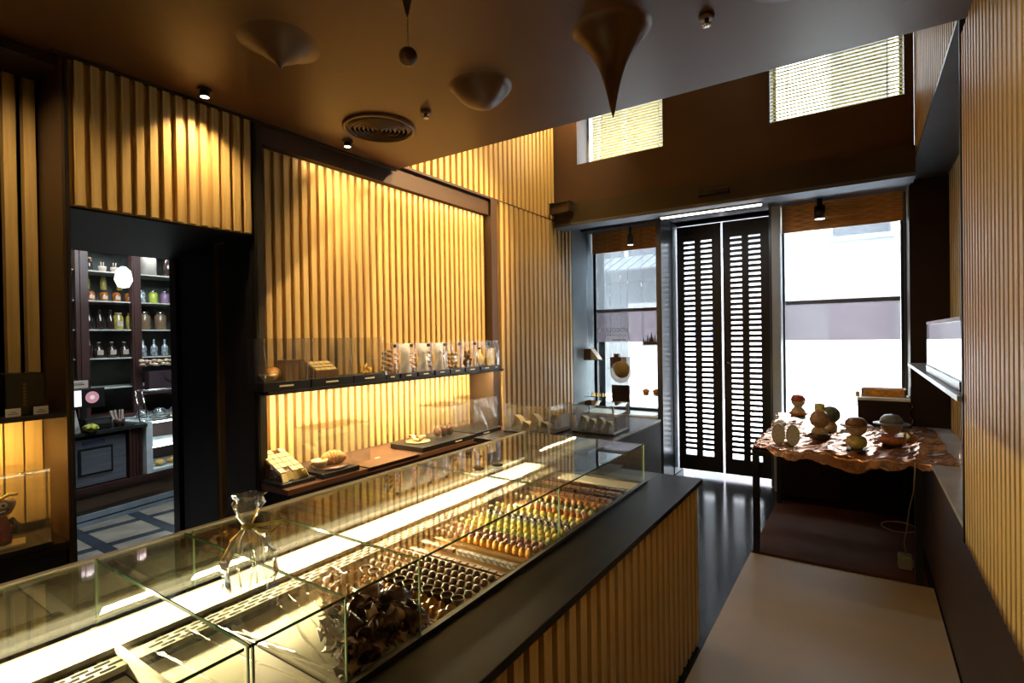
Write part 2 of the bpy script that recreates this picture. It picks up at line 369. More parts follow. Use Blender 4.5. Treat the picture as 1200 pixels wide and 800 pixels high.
# shop windows
def shop_window(n, y0, y1):
    wdw = struct('window_%d' % n, B(6.28, 6.33, y0, y0+.025, .73, 2.98).box(6.28, 6.33, y1-.03, y1, .73, 2.98).box(6.28, 6.33, y0, y1, .73, .76), black_panel)
    MB().box(6.30, 6.308, y0+.02, y1-.02, .75, 2.98).build('pane', G_clear, wdw)
    MB().box(6.262, 6.264, y0+.03, y1-.035, 1.99, 2.75).build('sheer_upper', sheer, wdw)
    MB().box(6.262, 6.264, y0+.03, y1-.035, 1.575, 1.95).build('sheer_lower', sheer_dense, wdw)
    MB().box(6.255, 6.270, y0+.03, y1-.035, 1.95, 1.99).build('screen_bar', mat('screen_bar', (.20,.21,.23), .5), wdw)
    # roman blind of wood reeds
    r = thing('roman_blind', None, None, (6.2, 0, 0))
    me = MB().box(-.006, .006, y0+.01, y1-.02, 0, .055).mesh('reed_fold', mat('reed', (.75,.36,.10), .6, 0, .3, 8, (1,1,18)))
    for k in range(5): 
        for o in copies(me, 'reed_fold', [(.004*(k % 2), 0, 2.70+.056*k)], r): pass
    return wdw, r
w1, r1 = shop_window(1, 2.02, 2.885); tag(r1, 'brown reed roman blind drawn up in the left shop window', 'blind')
w2, r2 = shop_window(2, -.34, .71); tag(r2, 'brown reed roman blind drawn up in the right shop window', 'blind')
# upper windows with venetian blinds
blindm = glassmat('blind_slat_glow', (1,1,1), .2, .5, 1.0, (.92,.84,.52))
def upper_window(n, hole, tilt, lab, skip=0):
    y0, y1, z0, z1 = hole
    wdw = struct('window_%d' % n, B(5.58, 5.62, y0, y0+.02, z0, z1).box(5.58, 5.62, y1-.02, y1, z0, z1).box(5.58, 5.62, y0, y1, z0, z0+.02).box(5.58, 5.62, y0, y1, z1-.02, z1), pale_metal)
    MB().box(5.60, 5.606, y0+.02, y1-.02, z0+.02, z1-.02).build('pane', G_clear, wdw)
    bl = thing('venetian_blind', lab, 'blind', (5.34 if n == 4 else 5.50, 0, 0))
    a, b = y0+.004, y1-.004-skip
    me = MB().add([(-.012*math.cos(tilt), a, -.012*math.sin(tilt)), (.012*math.cos(tilt), a, .012*math.sin(tilt)), (.012*math.cos(tilt), b, .012*math.sin(tilt)), (-.012*math.cos(tilt), b, -.012*math.sin(tilt)), (-.012*math.cos(tilt)+.001, a, -.012*math.sin(tilt)-.0012), (.012*math.cos(tilt)+.001, a, .012*math.sin(tilt)-.0012), (.012*math.cos(tilt)+.001, b, .012*math.sin(tilt)-.0012), (-.012*math.cos(tilt)+.001, b, -.012*math.sin(tilt)-.0012)],
        [(0,1,2,3),(4,7,6,5),(0,4,5,1),(1,5,6,2),(2,6,7,3),(3,7,4,0)]).mesh('slat', blindm)
    copies(me, 'slat', [(0,0,z0+.015+.031*k) for k in range(20)], bl)
    for y in (a+.11*(b-a), a+.86*(b-a)):
        MB().box(-.014,-.013, y-.003, y+.003, z0, z1).build('ladder_cord', white_card, bl)
    MB().box(-.015, .015, a, b, z0-.002, z0+.006).build('bottom_rail', mat('blind_slat', (.7,.6,.3)), bl)
upper_window(3, LB, -.75, 'venetian blind in the small upper window left of centre', .10)
upper_window(4, RB, -.30, 'glowing venetian blind in the wide upper window at the right')
tag(MB().tube([(5.0, YR+.01, 4.5), (5.0, YR+.01, 3.30)], .003, 6).build('blind_cord', white_card), 'thin bead cord hanging on the upper right slats', 'cord')
# light bar, sensor, speaker box on the beam
t = thing('light_bar', 'long white light bar glowing under the beam above the doors', 'lamp', (5.38,1.24,2.868))
MB().box(-.03,.03,-.48,.48,-.012,0).build('housing', pale_metal, t); MB().box(-.015,.015,-.47,.47,-.022,-.012).build('diffuser', emit('bar_glow', (1,.98,.94), 9), t)
t = thing('door_sensor', 'dark flat sensor box fixed on the beam above the doors', 'sensor', (5.20,1.15,2.985))
MB().box(-.04,0,-.14,.14,-.02,.03).build('housing', black_plastic, t, bevel=.006); MB().box(-.043,-.04,-.03,.03,-.005,.02).build('lens', black_panel, t)
t = thing('wall_speaker', 'small brown box with an open face at the left end of the beam', 'speaker', (5.14,2.74,3.0))
MB().box(-.06,.06,-.12,.12,0,.012).box(-.06,.06,-.12,.12,.108,.12).box(-.06,.06,-.12,-.108,0,.12).box(-.06,.06,.108,.12,0,.12).build('case', olive_brown, t); MB().box(-.035,.05,-.108,.108,.012,.108).build('grille', mid_brown, t)

# doors
def shutter_door(n, y0, y1, lab):
    x0, x1 = 6.40, 6.44; z0, z1 = .045, 2.94; wd = y1-y0
    m = mat('shutter_black', (.016,.012,.011), .45, 0, .1, 3)
    ya, yb = y0+wd*.20, y0+wd*.84; mid = (ya+yb)/2; mw = .035
    f = B(x0,x1,y0,ya,z0,z1).box(x0,x1,yb,y1,z0,z1).box(x0,x1,mid-mw,mid+mw,.22,2.76).box(x0,x1,ya,yb,z0,.22).box(x0,x1,ya,yb,2.76,z1)
    d = struct('door_%d' % n, f, m, label=lab)
    pitch = .0605; nn = int(2.54/pitch)
    for (a, b) in ((ya, mid-mw), (mid+mw, yb)):
        me = MB().add([(x0, a, 0), (x1, a, -.004), (x1, b, -.004), (x0, b, 0), (x0, a, -.033), (x1, a, -.037), (x1, b, -.037), (x0, b, -.033)], [(0,1,2,3),(4,7,6,5),(0,4,5,1),(1,5,6,2),(2,6,7,3),(3,7,4,0)]).mesh('louvre', m)
        copies(me, 'louvre', [(0,0,2.76-pitch*k-.022) for k in range(nn)], d)
    MB().lathe([(.012,0),(.012,.03),(.018,.035),(.018,.05)], 12).build('door_knob', chrome, d, (x0, (y0+.05 if n == 1 else y1-.05), 1.32)).rotation_euler = (0, -PI/2, 0)
    return d
shutter_door(1, 1.348, 1.850, 'left tall dark shutter door with two columns of louvres')
shutter_door(2, .832, 1.326, 'right tall dark shutter door with two columns of louvres')
# window bays: low cabinets
def cabinet(name, lab, cat, x0, x1, y0, y1, z1, m, topm=None, ndoor=2):
    t = thing(name, lab, cat, (x0, (y0+y1)/2, 0)); h = (y1-y0)/2
    MB().box(.02, x1-x0, -h, h, 0, z1-.03).build('body', m, t)
    MB().box(-.01, x1-x0, -h, h, z1-.03, z1).build('cabinet_top', topm or m, t, bevel=.003)
    wv = 2*h/ndoor
    for k in range(ndoor):
        MB().box(0, .018, -h+wv*k+.006, -h+wv*(k+1)-.006, .06, z1-.045).build('front_panel', m, t, bevel=.003)
    return t
cabinet('window_cabinet', 'dark low cabinet under the left shop window', 'cabinet', 5.88, 6.25, 1.935, 2.88, .725, dark_brown, mat('pale_top', (.55,.56,.56), .3))
cabinet('window_cabinet', 'dark low cabinet behind the draped table under the right window', 'cabinet', 5.80, 6.25, -.355, .695, .725, dark_brown, mat('pale_top', (.55,.56,.56), .3))
# display box right window
t = thing('display_box', 'tall dark brown box with a white top in the right window', 'box', (5.84,-.155,.725))
MB().box(0,.32,-.195,.195,0,.30).build('body', dark_brown, t); MB().box(-.004,.324,-.199,.199,.30,.325).build('white_lid', white_card, t)
t = thing('wooden_tray', 'wooden tray with orange fruit paste on the white-topped box', 'tray', (5.93,-.16,1.05))
wood = mat('pale_wood', (.50,.30,.13), .5, 0, .2, 6, (1,4,1))
MB().box(0,.16,-.17,.17,0,.012).box(0,.012,-.17,.17,.012,.075).box(.148,.16,-.17,.17,.012,.075).box(0,.16,-.17,-.158,.012,.075).box(0,.16,.158,.17,.012,.075).build('tray_frame', wood, t)
MB().box(.014,.146,-.155,.155,.012,.06).build('filling', mat('orange_jelly', (.75,.30,.03), .2, 0, .25, 20), t)
MB().box(-.002,0,-.14,.14,.018,.060).build('front_inset', mat('orange_jelly', (.75,.3,.03)), t)
tag(MB().box(-.02,.02,-.015,.015,0,.02).sphere((0,0,.03), .018, 10).build('small_sweet', wood, None, (5.93,.04,1.05)), 'tiny brown sweet beside the wooden tray', 'sweet')

# ------------------------------------------------------------------ street outside
gs = struct('ground_street', B(6.62, 40, -30, 30, -.14, -.02), mat('pale_paving', (.70,.68,.66), .8, 0, .06, .6))
bld = thing('building', 'pale stone building across the street seen through the windows', 'building', (14.5, 2, -.02))
stone = mat('pale_stone', (.42,.43,.43), .8, 0, .12, .8)
MB().box(0, 3, 2.7, 14, 0, 9).build('wall', mat('stone_shade_tone', (.085,.09,.095), .8, 0, .2, .8), bld)  # less sunlit stretch of the facade, shade put into a darker stone colour
MB().box(.02, 3, -.5, 2.7, 0, 5.2).box(.02, 3, -9, -.5, 0, 3.9).build('wall', stone, bld)
MB().box(-.12, 0, 2.7, 14, 3.2, 3.4).build('cornice', mat('stone_shade_tone', (.1,.1,.1)), bld)
darkw = mat('far_window_dark', (.07,.075,.09), .3)
wf = B(-.06, .0, -.55, .55, 0, 1.7).mesh('window', darkw); wfr = MB().box(-.10,0,-.65,-.55,-.1,1.8).box(-.10,0,.55,.65,-.1,1.8).box(-.10,0,-.55,.55,1.7,1.8).box(-.10,0,-.55,.55,-.1,0).mesh('window_frame', pale_metal)
for k, y in enumerate((-4.5, -2.0, .6, 3.0, 5.0, 7.2, 9.4)):
    for z in (3.9, 6.6):
        o = copies(wf, 'window', [(0,y,z)], bld)[0]; copies(wfr, 'window_frame', [(0,0,0)], o)
    MB().box(-.05,0,y-.6,y+.6,0,2.6).build('shop_entrance', mat('far_shop_brown', (.34,.30,.32), .5), bld)
MB().box(-.06,0,1.2,1.75,1.45,2.0).build('wall_sign', mat('blue_sign', (.12,.16,.34), .5), bld); MB().box(-.07,-.06,1.32,1.63,1.6,1.85).build('sign_face', wht_ if 0 else pale_metal, bld)
for k in range(12): MB().add([(0,-1.8+.3*k,.0),(-1.3,-1.8+.3*k,-.5),(-1.3,-1.55+.3*k,-.5),(0,-1.55+.3*k,0),(0,-1.8+.3*k,-.04),(-1.3,-1.8+.3*k,-.54),(-1.3,-1.55+.3*k,-.54),(0,-1.55+.3*k,-.04)], [(0,1,2,3),(4,7,6,5),(0,4,5,1),(1,5,6,2),(2,6,7,3),(3,7,4,0)]).build('awning_rib', mat('awning_grey', (.16,.17,.18), .7), bld, (-.3, 3.9, 3.9))

# ------------------------------------------------------------------ counter
ct = thing('shop_counter', 'long dark-topped counter faced with vertical bamboo slats', 'counter', (0,0,0))
MB().box(-1.4, 2.86, .80, .955, .0, .845).box(-1.4, 2.86, .955, 1.72, .0, .80).build('body', black_panel, ct)
MB().box(-1.4, 2.93, .725, .955, .845, .872).box(2.70, 2.93, .955, 1.20, .845, .872).box(2.70, 3.0, 1.20, 1.72, .845, .872).build('countertop', counter_dark, ct, bevel=.003)
MB().box(-1.4, 2.87, .775, .80, 0, .845).box(2.86, 2.875, .775, 1.2, 0, .845).build('backing_board', bamboo_back, ct)
slats_x(ct, -.2, 2.90, .0755, .045, .74, .778, .012, .843)
me = MB().box(2.872, 2.90, 0, .045, .012, .843).mesh('slat', bamboo); copies(me, 'slat', [(0, .78+.0755*k, 0) for k in range(5)], ct)
MB().box(-1.4, 2.70, .950, .968, .845, .885).box(2.690, 2.705, .955, 1.62, .845, .880).build('black_lip', black_plastic, ct)

# ------------------------------------------------------------------ vitrine
ZT = 1.078; YF, YB = .966, 1.705
vt = thing('glass_vitrine', 'long glass display case full of chocolates set into the counter', 'display case', (0,0,0))
th = .006
secs = [(-1.35, .535), (.545, .765), (.765, 1.0), (1.0, 1.76), (1.76, 2.70)]
for a, b in secs:
    MB().box(a+.002, b-.002, YF, YB, ZT-th, ZT).build('top_pane', G_vit, vt)
    MB().box(a+.002, b-.002, YF, YF+th, .885, ZT-th).build('front_pane', G_vit, vt)
    MB().box(a+.002, b-.002, YF-.001, YF, ZT-.005, ZT+.001).build('pane_edge', G_edge, vt)
    MB().box(a-.001, a+.002, YF, YB, ZT-.0065, ZT+.0005).build('pane_edge', G_edge, vt)
for a, b in ((-1.35,-.4), (-.4,.545), (.545,.79), (.79,1.76), (1.76,2.70)):
    MB().box(a+.002, b-.002, YB-.006, YB, .91, ZT-th).build('back_pane', G_back, vt)
    MB().box(b-.004, b+.001, YB-.008, YB, .91, ZT).build('pane_edge', G_edge_lit, vt)
MB().box(-1.35, 2.70, YB-.004, YB+.016, ZT-.008, ZT+.002).build('back_rail', mat('pale_rail', (.85,.82,.66), .25, 0, .03), vt)
for x in (.540, .765, 2.694):
    MB().box(x, x+th, YF+.006, YB-.006, .885, ZT-th).build('end_pane', G_vit, vt)
for x in (.54, .55, .765, 1.0, 1.76, 2.697):
    MB().box(x-.001, x+.003, YF-.001, YF+.004, .885, ZT).build('corner_edge', G_edge_lit, vt)
# pans, LED channel, perforated grille
MB().box(-1.35, .525, .97, 1.47, .845, .858).box(.545,.76,.97,1.47,.845,.858).build('cream_pan', cream_pan, vt)
MB().box(.529,.541,.97,1.70,.858,.900).build('divider_wall', cream_pan, vt)
MB().box(-1.35, 2.68, 1.47, 1.55, .87, .885).build('grille_plate', mat('grille_cream', (.20,.18,.11), .5, 0, .04), vt)
MB().box(-1.35, 2.68, 1.55, 1.70, .87, .898).build('light_channel', cream_pan, vt)
MB().box(-1.35, 2.66, 1.58, 1.68, .898, .902).build('led_strip', emit('led', (1, .86, .52), 3.2), vt)
MB().box(2.575, 2.69, .97, 1.55, .845, .866).build('end_pan', cream_pan, vt)
sl = MB()
for r_ in range(4):
    k = 0
    while True:
        x = -1.2+.043*k+(r_ % 2)*.0215
        if x > 2.5: break
        if not (.50 < x < .57) and not (-.40 < x < -.35): sl.box(x, x+.032, 1.476+.0175*r_, 1.486+.0175*r_, .8852, .8858)
        k += 1
o = sl.build('grille_slots', mat('slot_dark', (.004,.0035,.002), .9, spec=.1), vt); o['kind'] = 'stuff'
for x, y in ((1.83, 1.40), (1.925, 1.37)):
    MB().lathe([(.026,ZT),(.026,ZT+.004),(.016,ZT+.005),(.001,ZT+.0015)], 20, (x,y,0)).build('finger_hole', black_plastic, vt)

# display trays
def tray(x0, x1, label, gold_tray=gold_tray):
    t = thing('display_tray', label, 'tray', (x0, .98, .845))
    w_ = x1-x0
    MB().box(0, w_, 0, .485, 0, .010).build('tray_base', gold_tray, t)
    MB().box(0, .006, 0, .485, .010, .018).box(w_-.006, w_, 0, .485, .010, .018).build('rim', gold_tray, t)
tray(.775, 1.085, 'cream tray under the heap of dark chocolate bark', cream_pan)
tray(1.09, 1.40, 'gold tray under the orange slices and chocolate cups')
tray(1.405, 1.56, 'gold tray under the flat bars and speckled bars')
tray(1.565, 1.885, 'gold tray under the orange and pink domes')
tray(1.89, 2.27, 'gold tray under the yellow and green domes')
tray(2.275, 2.57, 'gold tray under the far brown rows')
Zb = .8555
def choc(name, col, rough=.25, col2=None, scale=60, coat=.4):
    return mat(name, col, rough, 0, .2, scale, coat=coat, col2=col2)
dark = choc('dark_chocolate', (.06,.025,.012)); milk = choc('milk_chocolate', (.20,.09,.038), .35)
c_or = choc('orange_yellow_shell', (.85,.60,.10), .2, (.70,.20,.03), 45); c_pk = choc('pink_brown_shell', (.50,.25,.15), .2, (.25,.10,.05), 45)
c_ye = choc('yellow_shell', (.78,.66,.10), .2, (.60,.42,.03), 40); c_gr = choc('green_yellow_shell', (.60,.58,.12), .2, (.32,.34,.06), 40)
c_wh = choc('pale_cream_shell', (.72,.66,.42), .2, (.35,.30,.10), 40); c_bw = choc('white_speckled_black', (.70,.68,.60), .25, (.02,.015,.012), 70)
c_rd = choc('red_shell', (.50,.05,.02), .2, (.65,.35,.08), 45); c_ol = choc('olive_shell', (.24,.20,.04), .25, (.10,.06,.02), 45)
def dome_mesh(m, r=.0135, h=.023, sx=1, sy=1):
    return MB().lathe([(r*.92,0),(r,.003),(r*.97,h*.45),(r*.72,h*.80),(r*.35,h*.96),(1e-5,h)], 12, sx=sx, sy=sy).mesh('bonbon', m)
def truffle_mesh(m): return MB().sphere((0,0,.012), .0135, 10, sz=.92).mesh('truffle', m)
def bar_mesh(m, lx=.020, ly=.026, h=.016): return MB().box(-lx/2, lx/2, -ly/2, ly/2, 0, h).mesh('praline', m)
def row(name, me, x, y0, y1, n, label, group, jit=.0015, rz=0, z=Zb, tilt=0):
    for k in range(n):
        y = y0+(y1-y0)*(k+.5)/n
        o = bpy.data.objects.new(name, me); COL.objects.link(o)
        o.location = (x+random.uniform(-jit, jit), y+random.uniform(-jit, jit), z); o.rotation_euler = (tilt, 0, rz+random.uniform(-.12, .12))
        tag(o, label, 'chocolate', group)
Y0, Y1 = .995, 1.455
tk = truffle_mesh(choc('truffle_brown', (.13,.058,.026), .38, coat=.1)); tm = truffle_mesh(choc('truffle_tan', (.26,.13,.06), .38, coat=.1))
row('truffle', tk, 1.255, Y0, 1.45, 15, 'small dark truffle in the row just behind the chocolate cups', 'dark truffles behind the cups')
row('truffle', tk, 1.297, Y0, 1.455, 15, 'small dark truffle in the second row behind the chocolate cups', 'dark truffles second row')
row('truffle', tm, 1.340, Y0, 1.455, 15, 'small milk truffle in the paler row behind two dark ones', 'milk truffles third row')
row('truffle', tk, 1.378, Y0, 1.455, 15, 'small dark truffle in the last truffle row before the bare tray', 'dark truffles fourth row')
row('praline', bar_mesh(milk, .020, .026, .010), 1.43, Y0, 1.46, 15, 'flat milk praline in the low row before the speckled bars', 'flat milk pralines')
row('praline', bar_mesh(choc('speckled_dark', (.60,.55,.48), .3, (.025,.012,.008), 55), .022, .028, .014), 1.500, Y0, 1.25, 9, 'dark bar with white speckles on top', 'speckled dark bars')
row('praline', bar_mesh(milk, .022, .024, .012), 1.500, 1.27, 1.46, 7, 'small milk praline at the inner end of the speckled row', 'milk pralines by the grille')
row('bonbon', dome_mesh(c_or, .0145, .030), 1.610, Y0, 1.32, 11, 'tall orange and yellow egg-shaped bonbon', 'orange and yellow egg bonbons')
row('bonbon', dome_mesh(milk, .0125, .024), 1.610, 1.33, 1.46, 4, 'milk bonbon at the inner end of the orange row', 'milk bonbons beside the orange row')
rows = [(1.660, c_pk, 'pinkish brown dome in the row behind the orange eggs', 'pink brown domes', 14), (1.707, c_pk, 'pinkish brown dome in the second row behind the orange eggs', 'pink brown domes second row', 14),
 (1.757, c_gr, 'green and yellow dome in the row under the glass joint', 'green yellow domes', 14), (1.808, c_ye, 'plain yellow dome in the row behind the green ones', 'yellow domes', 14),
 (1.860, c_gr, 'olive green dome in the row before the black and white ones', 'second green domes', 14), (1.912, c_bw, 'black and white marbled dome', 'black and white domes', 14),
 (1.965, c_wh, 'pale cream dome in the row behind the marbled ones', 'pale cream domes', 13), (2.020, c_ye, 'bright yellow tall dome in the row before the red ones', 'bright yellow domes', 13),
 (2.075, c_rd, 'red and orange dome in the row behind the bright yellow one', 'red domes', 10), (2.130, c_wh, 'small cream dome in the row behind the red ones', 'small cream domes', 10),
 (2.185, c_ol, 'small olive brown dome behind the cream ones', 'olive brown domes', 13), (2.235, c_rd, 'red dome in the furthest coloured row', 'far red domes', 9)]
for x, m, lb, gr, n in rows:
    row('bonbon', dome_mesh(m, .0155 if n > 10 else .0145, .022), x, Y0, Y1 if n > 10 else 1.30, n, lb, gr)
for x, m, lb, gr in ((2.33, milk, 'brown block in the nearest of the three far rows', 'near brown blocks'), (2.39, dark, 'dark block in the middle of the three far rows', 'middle dark blocks'), (2.45, milk, 'brown block in the furthest row before the end pan', 'furthest brown blocks'), (2.51, dark, 'small dark block next to the cream end pan', 'dark blocks by the end pan')):
    row('praline', bar_mesh(m, .026, .022, .018), x, Y0, 1.46, 17, lb, gr)
# chocolate cups
cupm = MB().lathe([(.001,.002),(.015,.002),(.0175,.022),(.0195,.022),(.0185,0),(.0001,0)], 16)
cm = cupm.mesh('cup_shell', dark); cr = MB().lathe([(.0175,.0222),(.0195,.0235),(.021,.0222),(.0195,.021),(.0175,.0222)], 16).mesh('rim', mat('pale_rim', (.42,.33,.20), .3))
cf = MB().lathe([(.0165,.014),(.0001,.016)], 14).mesh('filling', milk)
for k in range(11):
    t = thing('chocolate_cup', 'dark chocolate cup with a pale rim, one of a row', 'chocolate', (1.205+random.uniform(-.002,.002), 1.01+.040*k, Zb), 0, 'dark chocolate cups with pale rims')
    copies(cm, 'cup_shell', [(0,0,0)], t); copies(cr, 'rim', [(0,0,0)], t); copies(cf, 'filling', [(0,0,0)], t)
# candied orange slices half dipped
osl = []; 
for k in range(9):
    a = PI*k/8; osl.append((.021*math.cos(a), .021*math.sin(a)))
om = MB().prism(osl, 'y', -.004, .004).mesh('orange_slice', mat('candied_orange', (.75,.36,.05), .2, 0, .3, 80, coat=.6))
for k in range(26):
    y = 1.0+.0185*(k % 13*2)*.98
    if y > 1.46: continue
    o = bpy.data.objects.new('orange_slice', om); COL.objects.link(o); o.location = (1.128 if k < 13 else 1.163, y, Zb+.002); o.rotation_euler = (random.uniform(-.5,-.2), random.uniform(-.2,.2), random.uniform(-.4,.4)+.2)
    tag(o, 'candied orange slice dipped in chocolate beside the bark heap', 'sweet', 'candied orange slices')
# bark heap
def bark_mesh(seed, m):
    rnd = random.Random(seed); n = 9; L = rnd.uniform(.07,.11); Wd = rnd.uniform(.035,.055); curl = rnd.uniform(.8, 2.4); vs = []; fs = []; ph = rnd.uniform(0, 6)
    def P(i, j, off):
        u = i/(n-1)-.5; v = j/4-.5
        a = u*curl; r = L/curl
        x = math.sin(a)*(r+off); z = (1-math.cos(a))*(-r)+off*math.cos(a)+.006*math.sin(7*u+ph)+.008*v*math.sin(5*u+ph*2)
        return (x, v*Wd*(1+.35*math.sin(9*u+ph)), z)
    for off in (0, .004):
        for i in range(n):
            for j in range(5): vs.append(P(i, j, off))
    q = n*5
    for i in range(n-1):
        for j in range(4):
            a = i*5+j; fs.append((a, a+1, a+6, a+5)); fs.append((q+a, q+a+5, q+a+6, q+a+1))
    for i in range(n-1):
        a = i*5; fs.append((a, a+5, q+a+5, q+a)); a += 4; fs.append((a, q+a, q+a+5, a+5))
    for j in range(4):
        fs.append((j, q+j, q+j+1, j+1)); a = (n-1)*5+j; fs.append((a, a+1, q+a+1, q+a))
    return MB().add(vs, fs, True).mesh('chocolate_bark', m)
barkm = choc('bark_dark', (.12,.045,.020), .22, (.05,.018,.008), 30, .3); barkm2 = choc('bark_milk', (.42,.24,.12), .3, (.16,.075,.035), 30, .2)
bms = [bark_mesh(s, barkm if s % 4 else barkm2) for s in range(8)]
for layer in range(5):
    for i in range(8):
        for j in range(11):
            if layer > 1 and random.random() < .35: continue
            x = .80+.036*i+random.uniform(-.012,.012); y = .99+.041*j+random.uniform(-.012,.012)
            if x > 1.075 or y/x > 1.34: continue
            o = bpy.data.objects.new('chocolate_bark', bms[random.randrange(8)]); COL.objects.link(o)
            hgt = .868+.016*layer+.01*random.random()
            if y < 1.05: hgt -= .012
            if y > 1.38: hgt -= .018*layer*.5; 
            o.location = (min(max(x, .82), 1.045), min(max(y, 1.03), 1.42), hgt)
            o.rotation_euler = (random.uniform(-1.0,1.0), random.uniform(-.9,.9), random.uniform(0, 6.28)); s = random.uniform(.55,.80); o.scale = (s,s,s)
            tag(o, 'curled piece of dark chocolate bark in the heap at the near end', 'chocolate', 'chocolate bark pieces in the heap')
# folded white card in tray
t = MB().prism([(0,0),(.05,0),(.025,.03)], 'y', 0, .0015).add([(0,0,0),(.05,0,0),(.04,.03,.028),(-.005,.03,.028)], [(0,1,2,3)]).build('price_card', white_card, None, (1.062, 1.435, .868))
tag(t, 'small white folded card standing behind the bark heap', 'card')

def clear_cover(x0, x1, y0, y1, z0, z1, parent, name='clear_cover', m=None):
    e = .0012; mb = MB().box(x0, x1, y0, y1, z1-e, z1).box(x0, x0+e, y0, y1, z0, z1-e).box(x1-e, x1, y0, y1, z0, z1-e).box(x0, x1, y0, y0+e, z0, z1-e).box(x0, x1, y1-e, y1, z0, z1-e)
    return mb.build(name, m or plastic, parent)
def crumple_sheet(nx, nz, wdt, hgt, amp, seed, bulge=0, pinch=0):
    rnd = random.Random(seed); vs = []; fs = []
    ph = [(rnd.uniform(3,14), rnd.uniform(2,12), rnd.uniform(0,6), rnd.uniform(.3,1)) for _ in range(6)]
    for k in range(nz):
        for i in range(nx):
            u = i/(nx-1)-.5; v = k/(nz-1)
            d = sum(a*math.sin(fx*u*2+fz*v+p) for fx, fz, p, a in ph)*amp/3
            wv = 1-pinch*math.sin(PI*v)
            vs.append((u*wdt*wv, d-bulge*math.cos(PI*u)*math.sin(PI*v), v*hgt))
    for k in range(nz-1):
        for i in range(nx-1):
            a = k*nx+i; fs.append((a, a+1, a+nx+1, a+nx))
    return MB().add(vs, fs, True)
# cellophane gift bag standing in the vitrine
t = thing('cellophane_bag', 'clear cellophane bag tied with a yellow ribbon standing on the vitrine top', 'bag', (.672,1.19,1.08), -.5)
pr = [(.05,0),(.056,.02),(.052,.06),(.035,.095),(.010,.115),(.009,.122),(.022,.140),(.032,.162),(.026,.172),(.036,.180)]
vs = MB(); n = 28
P_ = []; 
for (r, z) in pr:
    for i in range(n):
        a = 2*PI*i/n; rr = r*(1+.20*math.sin(5*a+z*45)+.14*math.sin(11*a-z*60)+.07*math.sin(17*a+z*90)); P_.append((rr*math.cos(a), rr*math.sin(a)*.8, z))
fs = [(k*n+i, k*n+(i+1) % n, (k+1)*n+(i+1) % n, (k+1)*n+i) for k in range(len(pr)-1) for i in range(n)]
vs.add(P_, fs, True).build('wrapping', cello, t); t.scale = (.95,.95,1.2)
MB().tube([(.012*math.cos(a), .010*math.sin(a), .118) for a in [k*PI/6 for k in range(13)]], .004, 6).tube([(.01,0,.118),(.03,-.02,.122),(.055,-.03,.126),(.07,-.035,.120),(.05,-.035,.110),(.025,-.02,.110),(.008,0,.116)], .0035, 6).tube([(.055,-.03,.126),(.075,-.04,.128),(.085,-.05,.124)], .003, 6).build('ribbon', mat('yellow_ribbon', (.65,.55,.10), .35), t)
for k in range(3):
    a = k*2.1+.5; MB().tube([(.02*math.cos(a), .02*math.sin(a), .0), (.025*math.cos(a+.3), .025*math.sin(a+.3), .04), (.012*math.cos(a), .012*math.sin(a), .085)], .0025, 6).build('reflection_streak', cello, t)  # white reflections on the wrapping, built as thin streaks
# crumpled film in the small empty section
o = crumple_sheet(26, 16, .20, .40, .035, 5).build('clear_film', cello, None, (.655, 1.02, .868)); o.rotation_euler = (-PI/2+.02, 0, 0)
o.rotation_euler = (-PI/2, 0, 0); o.location = (.655, 1.0, .885); o.scale = (1,1,1)
o.rotation_euler = (math.radians(-85), 0, 0)
tag(o, 'crumpled sheet of clear film lying in the small empty section of the vitrine', 'film')

# ------------------------------------------------------------------ wall shelf and ledge goods (left wall)
ledge = tag(B(1.70, 3.99, 2.61, 3.12, .805, .835).build('back_ledge', mat('ledge_brown', (.12,.055,.03), .35, 0, .08, 3)), 'brown worktop running under the slatted niche', 'worktop')
tag(B(1.72, 3.98, 2.615, 2.98, 0, .805).build('back_cabinet', black_panel), 'dark base cabinet under the brown worktop', 'cabinet')
sh = tag(B(1.70, 4.03, 2.775, 2.965, 1.345, 1.365).build('wall_shelf', black_panel), 'thin black shelf across the bright slatted niche with bags on it', 'shelf')
MB().box(1.72, 3.98, 2.955, 2.975, 1.334, 1.345).build('led_profile', emit('shelf_led', (1,.80,.45), 3), sh)
gold_plate = mat('gold_plate', (.75,.68,.45), .4, 0, .05)
def case_base(t, w_, d_, h=.045):
    MB().box(0, w_, 0, d_, 0, h).build('base', black_plastic, t, bevel=.002)
    MB().box(w_*.32, w_*.62, -.002, 0, h*.42, h*.62).build('name_plate', gold_plate, t)
croi = mat('croissant_crust', (.80,.46,.14), .4, 0, .3, 20, (1,1,1), .1, 50, col2=(.55,.24,.05)); ceram = mat('yellow_cream_glaze', (.70,.58,.28), .3, 0, .08)
def croissant(name_parent, loc, s=1, rz=0):
    mb = MB(); n = 25; pts = []; 
    for k in range(n):
        a = -1.25+2.5*k/(n-1); pts.append((.055*math.sin(a)*s, .035*math.cos(a)*s, .028*s))
    mb.tube(pts, .034*s, 14, lambda u: .22+.78*math.sin(PI*min(max(u,.02),.98))**.8*(1+.20*abs(math.sin(u*PI*6.5))))
    o = mb.build('croissant', croi, name_parent, loc); o.rotation_euler = (0,0,rz); return o
cases = [(1.675,1.975,'croissant and a yellow bowl'), (1.985,2.297,'a wedge of cream tablets'), (2.305,2.58,'yellow chocolate chunks')]
